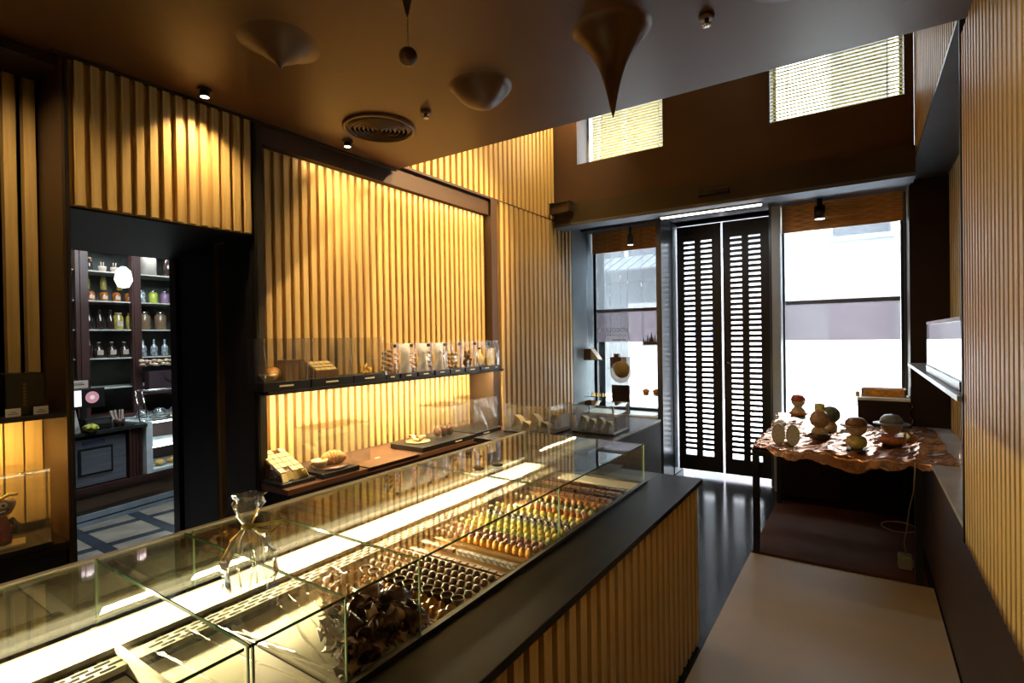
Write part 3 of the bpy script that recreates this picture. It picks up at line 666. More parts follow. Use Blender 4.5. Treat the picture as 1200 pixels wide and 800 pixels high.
for i, (a, b, wht) in enumerate(cases):
    t = thing('clear_display_case', 'large clear bag-like case on the black shelf holding '+wht, 'case', (a, 2.782, 1.366), 0, None)
    case_base(t, b-a, .17, .05); w_ = b-a
    clear_cover(.004, w_-.004, .004, .166, .05, .30, t)
    for x in (.012, w_-.02):
        MB().tube([(x,.003,.05),(x+.006,.0,.15),(x-.004,.002,.24),(x,.004,.298)], .0020, 6).build('highlight_fold', mat('edge_highlight_paint', (.62,.58,.62), .2), t)  # highlights on the plastic edges, painted as whitish lines
    if i == 0:
        croissant(t, (.15,.08,.055), 1.15, .5)
        MB().lathe([(.02,.0),(.045,.03),(.05,.045),(.044,.043),(.018,.012),(.0001,.012)], 20, (.06,.05,.052)).build('bowl', ceram, t)
        MB().box(.17,.27,.05,.13,.05,.17).build('carton', mat('brown_carton', (.22,.12,.05), .5), t)
    elif i == 1:
        MB().prism([(0,0),(.11,0),(.11,.10),(0,.04)], 'x', 0, .17).build('wedge', milk, t, (.05,.03,.052))
        me_ = MB().box(0,.036,0,.030,0,.008).mesh('tablet_square', ceram)
        for r_ in range(3):
            for c_ in range(4):
                q_ = copies(me_, 'tablet_square', [(.056+.040*c_, .034+.034*r_, .093+.0185*r_)], t)[0]; q_.rotation_euler = (math.atan2(.06,.11), 0, 0)
    else:
        for k in range(7):
            o = MB().box(-.02,.02,-.014,.014,-.007,.007).build('chunk', mat('yellow_chunk', (.80,.55,.10), .4, 0, .15), t, (.12+.018*(k % 4), .05+.02*(k//4), .062+.013*(k//2)), bevel=.003); o.rotation_euler = (k*.7, k*.4, k*1.1)
contents = [(2.583,2.72,'brown and grey wrapped sweets', (.30,.20,.15), 0), (2.727,2.90,'orange slices behind a white card', (.85,.40,.04), 1), (2.905,3.09,'amber sweets behind a white card', (.75,.45,.10), 1),
            (3.095,3.275,'dark bars behind a white card', (.05,.03,.02), 1), (3.28,3.47,'mottled brown and cream chocolate', (.30,.15,.07), 2), (3.475,3.68,'a dark chocolate bear shape', (.10,.045,.02), 3), (3.685,3.885,'a cream chocolate bottle', (.80,.60,.28), 4)]
for i, (a, b, wht, c, kind) in enumerate(contents):
    t = thing('clear_gift_bag', 'small clear gift bag on the black shelf with '+wht, 'bag', (a+.006, 2.785, 1.366)); w_ = b-a-.012
    case_base(t, w_, .11, .035)
    nn = 12
    sh_ = crumple_sheet(nn, 10, w_, .225, .006, i, .02, .12 if kind == 1 else .03)
    o = sh_.build('clear_front', cello, t, (w_/2, .012, .035)); o2 = crumple_sheet(nn, 10, w_, .225, .006, i+9, -.01, .05).build('clear_back', plastic, t, (w_/2, .10, .035))
    if kind == 1:
        q = crumple_sheet(10, 12, w_*.82, .215, .002, 3+i, .03, .32); q.build('white_insert', mat('white_insert', (.62,.62,.66), .3, 0, .12, 12), t, (w_/2, .04, .037))
        for k in range(9):
            o = MB().sphere((0,0,0), .017, 8, sz=.6).build('sweet', mat('sweet_%d' % i, c, .3), t, (w_*(.08 if k % 2 else .93), .065, .05+.018*k))
    elif kind == 0:
        for k in range(10):
            MB().sphere((0,0,0), .02, 8, sz=.7).build('sweet', mat('sweet_a' if k % 2 else 'sweet_b', c if k % 2 else (.12,.12,.13), .3), t, (w_*(.3+.4*(k % 2)), .06, .05+.017*k))
    elif kind == 2:
        for k in range(12):
            MB().sphere((0,0,0), .020, 10, sz=.8).build('nugget', choc('mottled', (.55,.40,.22), .3, (.05,.02,.01), 45), t, (w_*(.25+.25*(k % 3)), .055+.01*(k % 2), .052+.035*(k//3)))
    elif kind == 3:
        MB().sphere((0,0,.045), .038, 14).sphere((0,0,.105), .030, 14).sphere((-.024,0,.135), .012, 8).sphere((.024,0,.135), .012, 8).sphere((-.03,-.015,.07), .014, 8).sphere((.03,-.015,.07), .014, 8).build('chocolate_bear', choc('bear', c), t, (w_*.45, .055, .03))
    else:
        MB().lathe([(.03,0),(.036,.02),(.034,.08),(.018,.11),(.009,.125),(.009,.15)], 16).build('cream_bottle', ceram, t, (w_*.3, .055, .035)); MB().lathe([(.011,.15),(.011,.165),(.0001,.166)], 12).build('bottle_cap', dark, t, (w_*.3, .055, .035))
    MB().box(w_*.42, w_*.62, -.022, -.019, .225, .248).build('seal_sticker', black_plastic, t)
t = thing('clear_gift_bag', 'empty-looking clear gift bag at the right end of the black shelf', 'bag', (3.87, 2.785, 1.366)); case_base(t, .12, .11, .035)
crumple_sheet(12, 10, .12, .225, .005, 77, .02, .03).build('clear_front', cello, t, (.06, .012, .035)); MB().box(.05,.075,-.02,-.018,.225,.248).build('seal_sticker', black_plastic, t)
MB().box(.01,.11,.06,.08,.036,.19).build('cream_slab', ceram, t)

# ledge: wedge with tablets
zl = .836
t = thing('tablet_wedge', 'tilted wedge of cream tablets and broken pieces on a dark tray under the shelf', 'sweet', (1.70, 2.96, zl), -PI/2); t.scale = (.95,.80,1)
MB().box(0,.31,0,.27,0,.022).box(.01,.30,.01,.26,.022,.026).build('tray', black_plastic, t, bevel=.002)
MB().prism([(.02,.026),(.26,.026),(.26,.06),(.02,.16)], 'y', .03, .23).build('wedge', choc('wedge_brown', (.10,.045,.02)), t)
sl_a = math.atan2(.10,.24); tile = MB().box(0,.042,0,.042,0,.010).mesh('tablet_square', ceram)
for r_ in range(5):
    for c_ in range(4):
        if (r_, c_) in ((4,1),(0,2)): continue
        x = .025+.046*r_
        o = copies(tile, 'tablet_square', [(x, .036+.048*c_, .16-(x-.02)*math.tan(sl_a)+.001)], t)[0]; o.rotation_euler = (0, sl_a, 0)
for k in range(5):
    o = MB().box(-.025,.025,-.02,.02,-.006,.006).build('broken_piece', ceram, t, (.27, .05+.04*k, .045+.01*(k % 2))); o.rotation_euler = (.5*k, 1.1, .3*k)
# tray with croissant, bowl and cover
t = thing('croissant_tray', 'dark tray with a croissant and a yellow cup on a plate under a clear cover', 'tray', (1.94, 2.63, zl))
MB().box(0,.27,0,.26,0,.030).build('tray', black_plastic, t, bevel=.002)
MB().lathe([(.03,.030),(.10,.036),(.102,.040),(.03,.036),(.0001,.036)], 28, (.14,.12,0)).build('plate', milk, t)
croissant(t, (.17,.12,.040), 1.25, -.6)
MB().lathe([(.022,.0),(.045,.022),(.052,.045),(.046,.043),(.020,.010),(.0001,.010)], 22, (.085,.15,.038)).build('cup', ceram, t)
MB().tube([(.035,.15,.048),(.018,.15,.055),(.018,.15,.070),(.036,.15,.078)], .005, 6).build('cup_handle', ceram, t)
clear_cover(.01, .40, .05, .28, .031, .285, t)
t = thing('dark_board', 'low black board edge lying on the brown worktop between the trays', 'board', (2.26, 2.60, zl)); MB().box(0,.46,0,.36,0,.006).build('board', mat('board_brown', (.11,.05,.028), .35), t); MB().box(.20,.24,.16,.18,.006,.007).build('name_plate', gold_plate, t)
# tray 3
t = thing('chocolate_fruit_tray', 'long black tray with a plate of chocolate bananas in front of a clear case', 'tray', (2.77, 2.62, zl))
MB().box(0,.62,0,.33,0,.035).build('tray', black_plastic, t, bevel=.002); MB().box(.36,.44,-.002,0,.014,.022).build('name_plate', gold_plate, t)
MB().lathe([(.03,.035),(.09,.040),(.092,.044),(.0001,.040)], 26, (.15,.19,0)).build('plate', ceram, t)
for k in range(6):
    o = MB().tube([(.06*math.sin(a), .03*math.cos(a)-.03, 0) for a in [-.9+.3*i for i in range(7)]], .014, 8, lambda u: .4+.6*math.sin(PI*min(max(u,.05),.95))).build('chocolate_banana', milk if k % 2 else ceram, t, (.12+.022*(k % 4), .17+.02*(k//2), .055+.010*(k//2))); o.rotation_euler = (.2*k, .3, 1.1*k)
clear_cover(.27, .60, .06, .30, .036, .29, t)
for k in range(3):
    MB().sphere((0,0,.04), .035, 10, sz=1.3).build('chocolate_egg', choc('egg_b', (.14,.06,.03)), t, (.36+.07*k, .18, .036))
t = thing('chocolate_case', 'clear shiny case on a black base at the right end of the brown worktop', 'case', (3.42, 2.64, zl))
MB().box(0,.36,0,.31,0,.035).build('base', black_plastic, t, bevel=.002); MB().box(.10,.18,-.002,0,.014,.022).build('name_plate', gold_plate, t)
clear_cover(.01, .34, .03, .28, .036, .31, t); crumple_sheet(24, 18, .33, .27, .012, 21).build('crinkled_wrap', cello, t, (.175, .02, .036))
# board on vitrine side shelf, left unit
t = thing('left_shelf', 'black shelf in the dark unit left of the doorway', 'shelf', (0,0,0)); MB().box(-2.0, .825, 2.88, 3.14, 1.335, 1.355).build('board', black_plastic, t)
MB().box(-1.9, .82, 3.10, 3.14, 1.325, 1.335).build('led_profile', emit('shelf_led2', (1,.72,.3), 2.0), t)
for x, lb in ((.50, 'left black gift box on the dark shelf left of the doorway'), (.645, 'right black gift box on the dark shelf beside the doorway')):
    t = thing('black_gift_box', lb, 'box', (x, 2.93, 1.356)); MB().box(0,.125,0,.15,0,.175).build('carton', mat('box_black', (.012,.010,.009), .35), t, bevel=.002)
    for k in range(7): MB().box(.055,.065,-.001,0,.04+.014*k,.049+.014*k).build('gold_letter', mat('dim_gold', (.16,.10,.04), .4), t)
for x, lb in ((.637, 'left small white price card on the dark shelf'), (.725, 'right small white price card on the dark shelf')):
    t = thing('price_card', lb, 'card', (x, 2.90, 1.356)); MB().box(0,.048,0,.002,0,.034).build('card', white_card, t); MB().box(.008,.040,-.0004,0,.010,.013).box(.016,.032,-.0004,0,.018,.021).build('printed_lines', mat('print_grey', (.25,.2,.15)), t)
tag(B(-2.0, .825, 2.87, 3.175, .765, .80).build('left_ledge', dark_brown), 'dark worktop of the unit left of the doorway', 'worktop'); tag(B(-2.0, .82, 2.885, 3.175, 0, .765).build('left_cabinet', black_panel), 'black base cabinet of the unit left of the doorway', 'cabinet')
t = thing('clear_display_case', 'clear case holding a smiling chocolate figure left of the doorway', 'case', (.46, 2.86, .80))
MB().box(0,.31,0,.22,0,.018).build('base', black_plastic, t); clear_cover(.005,.305,.005,.215,.018,.33,t)
MB().tube([(.30,.006,.33),(.26,.004,.325),(.24,.002,.315),(.20,.004,.33)], .0025, 5).build('highlight_fold', cello, t)
t = thing('chocolate_figure', 'chocolate figure with wavy yellow hair, wide grin and red coat inside the clear case', 'figurine', (.615, 2.97, .818), -.25)
skinc = choc('figure_tan', (.45,.28,.10), .4); redc = choc('figure_red', (.38,.03,.02), .4)
MB().box(-.07,.09,-.045,.05,0,.010).build('plinth', ceram, t); 
MB().lathe([(.048,.012),(.052,.04),(.045,.10),(.034,.125),(.0001,.13)], 18, sy=.7).build('coat', redc, t)
MB().lathe([(.022,0),(.048,.012),(.062,.04),(.064,.062),(.055,.078),(.0001,.082)], 22, (0,0,.122), 1, .62).build('head', skinc, t)
MB().tube([(-.064,-.012,.197),(-.048,-.03,.208),(-.026,-.036,.200),(-.005,-.038,.212),(.018,-.036,.204),(.042,-.03,.218),(.066,-.012,.212)], .007, 8).build('wavy_hair', mat('yellow_hair', (.80,.58,.16), .4), t)
for s in (-1, 1):
    e = MB().sphere((0,0,0), .013, 12, sy=.5).build('eye', white_card, t, (s*.026,-.036,.178)); MB().sphere((0,0,0), .006, 10, sy=.5).build('pupil', black_plastic, e, (0,-.006,0))
    MB().tube([(s*.045,-.0,.11),(s*.062,-.012,.085),(s*.055,-.02,.05)], .012, 8).build('arm', dark, t)
    MB().sphere((0,0,0), .018, 10, sz=.6).build('shoe', dark, t, (s*.022,-.02,.018))
MB().tube([(-.042,-.030,.158),(-.025,-.040,.147),(0,-.043,.143),(.025,-.040,.147),(.042,-.030,.158)], .006, 8).build('grinning_mouth', dark, t); MB().tube([(-.032,-.040,.154),(0,-.048,.150),(.032,-.040,.154)], .0035, 6).build('teeth', white_card, t)

# ------------------------------------------------------------------ side cabinet behind the counter end, cases on it
t = cabinet('side_cabinet', 'dark brown cabinet behind the far end of the counter carrying clear cases', 'cabinet', 3.15, 4.63, 1.50, 2.45, .90, dark_brown, counter_dark)
MB().box(0, 1.48, -.4765, -.474, .885, .902).build('lit_edge_strip', mat('edge_light_paint', (.75,.75,.72), .3), t)  # light caught along the cabinet edge, painted as a pale strip
for (a, b, c, d, h, lb, sd) in ((3.69,4.0,1.55,1.90,.20,'right clear plastic case on the side cabinet', 3), (3.44,3.78,1.96,2.38,.20,'left clear plastic case on the side cabinet', 8)):
    t = thing('clear_plastic_case', lb, 'case', (a, c, .902)); wx, wy = b-a, d-c
    MB().box(0,wx,0,wy,0,.012).build('base', black_plastic, t); clear_cover(.003,wx-.003,.003,wy-.003,.012,h+.02,t)
    for x, y in ((0,0),(wx-.006,0),(0,wy-.006),(wx-.006,wy-.006)):
        MB().box(x,x+.006,y,y+.006,.012,h+.02).build('bright_corner', mat('edge_highlight_paint', (.62,.58,.62), .2), t)  # bright edges of the cover: highlight put into the corner colour
    MB().box(0,.012,0,wy,h+.014,h+.021).box(wx-.012,wx,0,wy,h+.014,h+.021).box(0,wx,0,.012,h+.014,h+.021).box(0,wx,wy-.012,wy,h+.014,h+.021).build('folded_rim', cello, t)
    rr = random.Random(sd)
    for k in range(4):
        y = wy*(.2+.2*k); hh = rr.uniform(.07,.15)
        MB().add([(.05+.02*math.sin(i), y-.045*math.cos(i/10*PI)*.9, .013+hh*math.sin(PI*i/10)) for i in range(11)]+[(.14+.02*math.sin(i), y-.045*math.cos(i/10*PI)*.6, .013+hh*.9*math.sin(PI*i/10)) for i in range(11)], [(i,i+1,i+12,i+11) for i in range(10)], True).build('reflection_sheet', mat('reflection_sheet', (.62,.55,.25), .3), t)  # curled reflections in the plastic, built as curved cream sheets

# ------------------------------------------------------------------ left window goods
t = thing('menu_board', 'dark upright board on the left window cabinet', 'sign', (5.92,2.42,.726), 0)
o = MB().box(0,.03,-.13,.09,0,.34).build('panel', dark_brown, t, bevel=.004); MB().prism([(.03,0),(.13,0),(.03,.2)], 'y', -.03, -.015).build('easel_leg', dark_brown, t)
t = thing('paper_sheet', 'pale sheet lying on the left window cabinet beside the board', 'paper', (5.90,2.12,.7265)); MB().box(0,.20,-.15,.14,0,.004).build('sheet', white_card, t)
gshelf = glassmat('shelf_glass', (.82,.92,.90), 1.5)
def glass_plate(x, y, z, w_, lb, legs=False):
    t = thing('glass_plate', lb, 'shelf', (x,y,z)); MB().box(-.07,.10,-w_/2,w_/2,-.008,0).build('plate', gshelf, t); MB().box(-.072,-.07,-w_/2,w_/2,-.008,0).build('plate_edge', G_edge, t)
    for s in (-1, 1): MB().tube([(0,s*(w_/2-.02),0),(0,s*(w_/2-.02),2.97-z)], .0012, 5).build('cable', chrome, t)
    return t
glass_plate(6.0, 2.73, 1.365, .29, 'hanging glass plate with a brown box at the left edge of the left window')
glass_plate(6.05, 2.45, 1.265, .26, 'hanging glass plate with a brown box in the middle of the left window')
glass_plate(6.05, 2.04, 1.54, .26, 'hanging glass plate under the chocolate cathedral')
glass_plate(6.0, 2.70, .915, .34, 'low glass plate with yellow sweets in the left window')
glass_plate(6.05, 2.06, .955, .26, 'low glass plate with orange cups in the left window')
boxm = mat('window_box_brown', (.10,.045,.02), .4)
t = thing('chocolate_box', 'brown box with a sloping lid on the hanging plate at the far left', 'box', (5.95,2.81,1.366)); MB().box(0,.12,-.02,.14,0,.13).build('carton', boxm, t); MB().prism([(-.12,0),(-.02,0),(-.02,.13)], 'x', 0, .12).build('sloping_lid', mat('tan_board', (.42,.33,.22), .5), t)
t = thing('chocolate_box', 'brown box with a pale side on the middle hanging plate', 'box', (5.98,2.43,1.266)); MB().box(0,.12,-.02,.12,0,.13).build('carton', boxm, t); MB().box(0,.12,-.09,-.021,0,.13).build('pale_side', mat('pale_board', (.45,.48,.48), .5), t); MB().box(.02,.08,.02,.08,.13,.17).build('small_lid', boxm, t)
t = thing('gold_medallion', 'round gold chocolate medallion with a pale rim hanging in the left window', 'ornament', (5.80,2.33,1.26))
o = MB().lathe([(.125,-.004),(.128,0),(.125,.004)], 32).build('pale_rim', glassmat('rim_film', (.8,.75,.72), 2, .1, .4, (.75,.65,.6)), t); o.rotation_euler = (0,PI/2,0); o.location = (.01,.02,-.03)
o = MB().lathe([(.0001,-.008),(.090,-.008),(.098,0),(.090,.008),(.0001,.008)], 32).build('disc', mat('dull_gold', (.38,.27,.10), .45, .3), t); o.rotation_euler = (0,PI/2,0)
MB().tube([(0,0,.098),(0,0,1.70)], .0012, 5).build('hanging_thread', chrome, t)
# chocolate cathedral: generic church with spires
t = thing('chocolate_cathedral', 'dark chocolate church with many pointed spires on a glass plate in the left window', 'model', (6.04,2.05,1.541))
MB().box(-.03,.03,-.10,.10,0,.035).build('nave', dark, t)
for y, h in ((-.095,.085),(-.070,.06),(-.042,.115),(-.018,.10),(0,.155),(.020,.10),(.045,.125),(.070,.065),(.095,.09)):
    MB().lathe([(.011,0),(.011,h*.55),(.007,h*.7),(.0001,h)], 8, (-.01,y,0)).build('spire', dark, t)
for k in range(6): tag(MB().prism([(-.02,0),(.02,0),(.015,.03),(-.01,.04)], 'y', -.008, .008).build('yellow_sweet', mat('sweet_yellow', (.80,.55,.08), .4), None, (5.97+.02*(k % 2), 2.62+.035*k, .916)), 'yellow sweet on the low glass plate in the left window', 'sweet', 'yellow sweets on the low glass plate')
for k, y in enumerate((2.00, 2.12)):
    t = thing('orange_cup', ('right' if k == 0 else 'left')+' small orange cup of sweets on the low glass plate by the door', 'cup', (6.02, y, .956)); MB().lathe([(.028,0),(.042,.055),(.038,.053),(.024,.006),(.0001,.006)], 18).build('cup', mat('orange_glaze', (.75,.32,.05), .35), t); MB().sphere((0,0,.05), .030, 12, sz=.8).build('filling', mat('orange_fill', (.80,.45,.08), .4), t)
# lettering on the left pane, read from the street (mirrored from inside)
def text(body, size, loc, rot, m, parent, ext=.0006, name='lettering', align='CENTER'):
    c = bpy.data.curves.new(name, 'FONT'); c.body = body; c.size = size; c.extrude = ext; c.align_x = align
    o = bpy.data.objects.new('tmp', c); COL.objects.link(o); dg = bpy.context.evaluated_depsgraph_get(); me = bpy.data.meshes.new_from_object(o.evaluated_get(dg)); bpy.data.objects.remove(o)
    me.materials.clear(); me.materials.append(m); q = bpy.data.objects.new(name, me); COL.objects.link(q); q.location = loc; q.rotation_euler = rot; q.parent = parent; return q
wht = mat('white_vinyl', (.85,.86,.88), .5)
text('XOCOLATA', .075, (6.259,2.62,1.70), (PI/2,0,PI/2), wht, w1); text('BARCELONA', .042, (6.259,2.62,1.62), (PI/2,0,PI/2), wht, w1) if 0 else None
MB().box(6.258,6.259,2.40,2.73,1.655,1.661).box(6.258,6.259,2.724,2.73,1.575,1.655).box(6.258,6.259,2.40,2.406,1.575,1.655).box(6.258,6.259,2.52,2.61,1.63,1.638).box(6.258,6.259,2.46,2.67,1.595,1.610).build('white_frame_sign', wht, w1)
# pendant spot lamps in the windows
for (x, y, lb, big) in ((6.0, 2.28, 'dark cylindrical lamp hanging in front of the left reed blind', 0), (6.0, .335, 'black cylindrical lamp hanging in front of the right reed blind', 1)):
    zt = 2.94 if not big else 2.98
    t = thing('cylinder_lamp', lb, 'lamp', (x, y, zt)); r_ = .035 if not big else .048
    MB().lathe([(r_*.5,0),(r_*.5,-.08),(r_,-.085),(r_,-.21)], 20).build('housing', steel_dark if not big else black_plastic, t); MB().lathe([(r_*.9,-.211),(.0001,-.211)], 20).build('lens', emit('pendant_lens', (1,.95,.85), 5), t)

# ------------------------------------------------------------------ right shelf case
t = thing('clear_display_case', 'long clear case of upright wrapped slabs on the grey shelf at the right', 'case', (3.15,-.62,1.371))
MB().box(0,1.50,0,.25,0,.045).build('base', mat('grey_base', (.08,.085,.09), .3), t); clear_cover(.01,1.49,.01,.24,.045,.34,t)
MB().box(1.47,1.495,.215,.245,.045,.34).build('bright_corner', plastic, t); MB().box(0,1.5,.236,.246,.325,.345).build('rim_highlight', mat('edge_highlight_paint', (.6,.6,.6)), t)  # rim highlight of the cover painted as a pale bar
for k in range(11):
    MB().box(0,.02,.04,.20,.046,.27+.03*(k % 3)/2).build('wrapped_slab', mat('slab_wrap_a' if k % 3 else 'slab_wrap_b', (.50,.52,.56) if k % 3 else (.50,.30,.14), .3), t, (.12+.12*k, 0, 0)).rotation_euler = (0, -.12, 0)

# ------------------------------------------------------------------ display table with copper cloth
t = thing('display_table', 'dark table by the right window carrying the copper cloth and figures', 'table', (4.29,.17,0))
MB().box(0,1.42,-.52,.53,.755,.785).build('tabletop', dark_brown, t)
for x in (.03, 1.36):
    for y in (-.47, .505): MB().box(x-.022,x+.022,y-.022,y+.022,.003,.755).build('leg', black_plastic, t)
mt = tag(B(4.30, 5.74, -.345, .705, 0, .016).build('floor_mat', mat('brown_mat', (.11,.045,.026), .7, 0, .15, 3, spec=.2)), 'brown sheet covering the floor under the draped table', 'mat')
def cloth():
    nx, ny = 150, 150; vs = []; rnd = random.Random(3)
    fo = [(rnd.uniform(6,26), rnd.uniform(6,26), rnd.uniform(0,6)) for _ in range(9)]; fo2 = [(rnd.uniform(20,60), rnd.uniform(20,60), rnd.uniform(0,6)) for _ in range(5)]
    for i in range(nx):
        for j in range(ny):
            u, v = i/(nx-1), j/(ny-1); x = 4.225+1.53*u; y = -.50+1.245*v
            if y < -.355 and x > 5.89: x = 5.89
            h = 0
            for a, b, p in fo: h += (1-abs(math.sin(a*x*.5+b*y*.6+p+1.3*math.sin(3*x+2*y+p))))**3*.012
            for a, b, p in fo2: h += (1-abs(math.sin(a*x*.5+b*y*.6+p+2*math.sin(5*x-4*y+p))))**2*.004
            top = .789+h*.85
            if x > 5.35: top += .07*min(1, (x-5.35)/.25)*(.6+.4*math.sin(9*y+1))*(1 if y > .1 else .1)
            if y < -.06 and x > 4.5: top += .03*math.exp(-((x-4.95)**2+(y+.3)**2)/.05)
            z = top
            if x < 4.285:
                dr = (4.285-x)/.06; d = (.085*math.sin(PI*min(1, max(0, (y+.42)/1.0)))**.7+.012*math.sin(14*y+1)+.006*math.sin(31*y))*(y < .60)
                z = top-.010*dr-d*dr; x = 4.272-.012*math.sin(14*y+1)*dr-.02*dr*.3
            if y > .69: z -= (y-.69)/.055*.045; y = .695+.012*math.sin(20*x)
            vs.append((x, y, z))
    fs = [(i*ny+j, (i+1)*ny+j, (i+1)*ny+j+1, i*ny+j+1) for i in range(nx-1) for j in range(ny-1)]
    return MB().add(vs, fs, True)
cl = cloth().build('draped_cloth', mat('copper_satin', (.80,.50,.36), .20, .8, .22, 5, bump=.4, bscale=16, col2=(.60,.25,.10))); sm = cl.modifiers.new('thickness', 'SOLIDIFY'); sm.thickness = .002
tag(cl, 'shiny copper satin cloth draped in folds over the table by the right window', 'cloth')
# figures
zt = .815
def ballfig(name, label, x, y, base, parts, cat='figurine', rz=0):
    t = thing(name, label, cat, (x, y, zt), rz)
    MB().box(-.06,.06,-.06,.06,0,.012).build('stand', base, t, bevel=.004) if base else None
    for nm, fn, m in parts: fn(MB()).build(nm, m, t)
    return t
tan = choc('tan_shell', (.42,.24,.15), .4); grey = choc('grey_shell', (.22,.25,.28), .35); olive = choc('olive_round', (.33,.34,.10), .35, (.42,.25,.08), 18); pale = choc('pale_figure', (.70,.58,.36), .4)
redb = choc('red_round', (.45,.07,.03), .3); greend = choc('dark_green_round', (.10,.13,.08), .35); gyel = choc('figure_yellow', (.75,.68,.28), .4)
brim = lambda r, z, tk=.006: [(r*.5,z),(r,z-.004),(r*1.01,z),(r,z+tk-.002),(r*.5,z+tk)]
ballfig('hatted_figure', 'round-headed figure with a brown brimmed hat on a green apple-like ball', 4.45, .040, dark_brown, [
    ('green_ball', lambda m: m.lathe([(.03,.012),(.062,.035),(.068,.060),(.058,.092),(.02,.112),(.0001,.112)], 20), olive),
    ('head', lambda m: m.sphere((0,0,.165), .066, 20), tan), ('hat_dome', lambda m: m.lathe([(.069,.178),(.066,.205),(.045,.228),(.0001,.238)], 20), milk), ('hat_brim', lambda m: m.lathe(brim(.098,.176), 24), milk)])
ballfig('helmeted_figure', 'round-headed figure with a shiny grey brimmed helmet behind an orange bowl', 4.74, -.175, dark_brown, [
    ('orange_bowl', lambda m: m.lathe([(.05,.012),(.085,.030),(.09,.060),(.070,.078),(.05,.055),(.0001,.050)], 24), choc('orange_red', (.55,.16,.03), .3)),
    ('head', lambda m: m.sphere((.03,0,.145), .066, 20), tan), ('helmet_dome', lambda m: m.lathe([(.073,.165),(.069,.195),(.045,.222),(.0001,.232)], 22, (.03,0,0)), grey), ('helmet_brim', lambda m: m.lathe(brim(.112,.160), 26, (.03,0,0)), grey),
    ('eye', lambda m: m.sphere((-.065,0,.066), .014, 10), pale)])
ballfig('tall_head_figure', 'tall tan pear-shaped figure with a pale tuft on a dark round base', 4.80, .285, None, [
    ('round_base', lambda m: m.lathe([(.072,.0),(.074,.038),(.06,.042),(.0001,.042)], 24), dark), ('pale_dome', lambda m: m.lathe([(.062,.042),(.055,.072),(.03,.095),(.0001,.1)], 20), pale),
    ('body', lambda m: m.lathe([(.03,.09),(.062,.115),(.070,.150),(.060,.190),(.040,.215),(.0001,.225)], 20), tan), ('tuft', lambda m: m.lathe([(.030,.212),(.038,.235),(.036,.275),(.0001,.282)], 10, wob=.1), gyel)])
ballfig('green_headed_figure', 'dark green round-headed figure standing behind the tall tan one', 5.15, .225, dark, [
    ('pale_body', lambda m: m.lathe([(.045,.012),(.050,.05),(.035,.085),(.0001,.095)], 18), pale), ('head', lambda m: m.sphere((0,0,.150), .072, 20), greend)])
t = ballfig('red_headed_figure', 'small figure with a red ball head at the window end of the table', 5.55, .50, dark_brown, [
    ('orange_dish', lambda m: m.lathe([(.06,.012),(.085,.035),(.08,.045),(.0001,.03)], 20), choc('orange_red', (.55,.16,.03))), ('pale_body', lambda m: m.lathe([(.07,.03),(.055,.07),(.03,.10),(.0001,.105)], 18), pale),
    ('pale_face', lambda m: m.sphere((0,0,.145), .058, 18), pale), ('red_cap', lambda m: m.lathe([(.061,.148),(.063,.165),(.045,.200),(.0001,.212)], 20), redb)]); t.location.z = .872
for y, lb in ((.535, 'left oval disc with a dotted black edge on the copper cloth'), (.437, 'right oval disc with a dotted black edge on the copper cloth')):
    t = thing('oval_disc', lb, 'sweet', (4.44, y, .80), .15)
    n = 30; pl_ = [(.047*math.cos(2*PI*k/n), .083+.083*math.sin(2*PI*k/n)*(1.0 if math.sin(2*PI*k/n) > 0 else .92)) for k in range(n)]
    MB().prism(pl_, 'x', 0, .022).build('disc', choc('disc_cream', (.50,.44,.36), .5), t)
    mb = MB()
    for k in range(22):
        a = 2*PI*k/22; mb.sphere((-.001, .041*math.cos(a), .083+.076*math.sin(a)), .0035, 6)
    mb.build('dotted_edge', dark, t)
o = crumple_sheet(20, 20, .17, .34, .018, 15).build('clear_film', cello, None, (.865, 1.07, .866)); o.rotation_euler = (math.radians(-84), 0, -.3)  # sheet added in place of the reflection in the end pane
tag(o, 'crumpled sheet added for the end-pane reflection beside the bark heap', 'film')
rf = random.Random(11)
def crumple_ball(r, seed, n=18):
    rr = random.Random(seed); mb = MB().sphere((0,0,0), r, n, sz=.6); mb.v = [tuple(c*(1+rr.uniform(-.22,.22)) for c in v) for v in mb.v]; mb.sm = [False]*len(mb.f); return mb
for x, y, r_, lb in ((4.95, -.27, .075, 'crumpled ball of golden copper foil beside the helmeted figure'), (5.25, .62, .05, 'crumpled cream paper at the left back of the copper cloth')):
    tag(crumple_ball(r_, int(x*10)).build('crumpled_foil', mat('gold_foil', (.75,.42,.14), .3, .7, .2, 10) if y < 0 else mat('cream_paper', (.75,.65,.45), .6), None, (x, y, .84)), lb, 'foil')
tag(crumple_sheet(20, 14, .30, .16, .02, 31).build('clear_film', cello, None, (4.06, -.50, .802)), 'clear film standing on the pale ledge at the right end of the table', 'film'); bpy.context.view_layer.update()
# cable and white adaptor under the table
cb = thing('power_cable', 'thin pale cable hanging from the table edge and coiled near the floor', 'cable', (0,0,0))
pts = [(4.26,-.28,.80),(4.265,-.27,.62),(4.33,-.25,.48),(4.40,-.24,.33),(4.5,-.23,.20),(4.52,-.24,.10)]
MB().tube(pts, .004, 6).build('cord', mat('pale_cable', (.38,.33,.25), .6), cb)
MB().tube([(4.5+.0,-.20+.10*math.cos(a), .30+.035*math.sin(a)) for a in [k*PI/8 for k in range(18)]], .004, 6).build('coil', mat('pale_cable', (.38,.33,.25)), cb)
t = thing('power_adaptor', 'white power adaptor lying on the brown sheet under the table', 'adaptor', (4.52,-.235,.017)); MB().box(-.05,.05,-.04,.04,0,.09).build('case', mat('dull_white', (.40,.38,.33), .5), t, bevel=.01); MB().box(-.03,.03,-.044,-.04,.02,.06).build('face_plate', white_card, t)
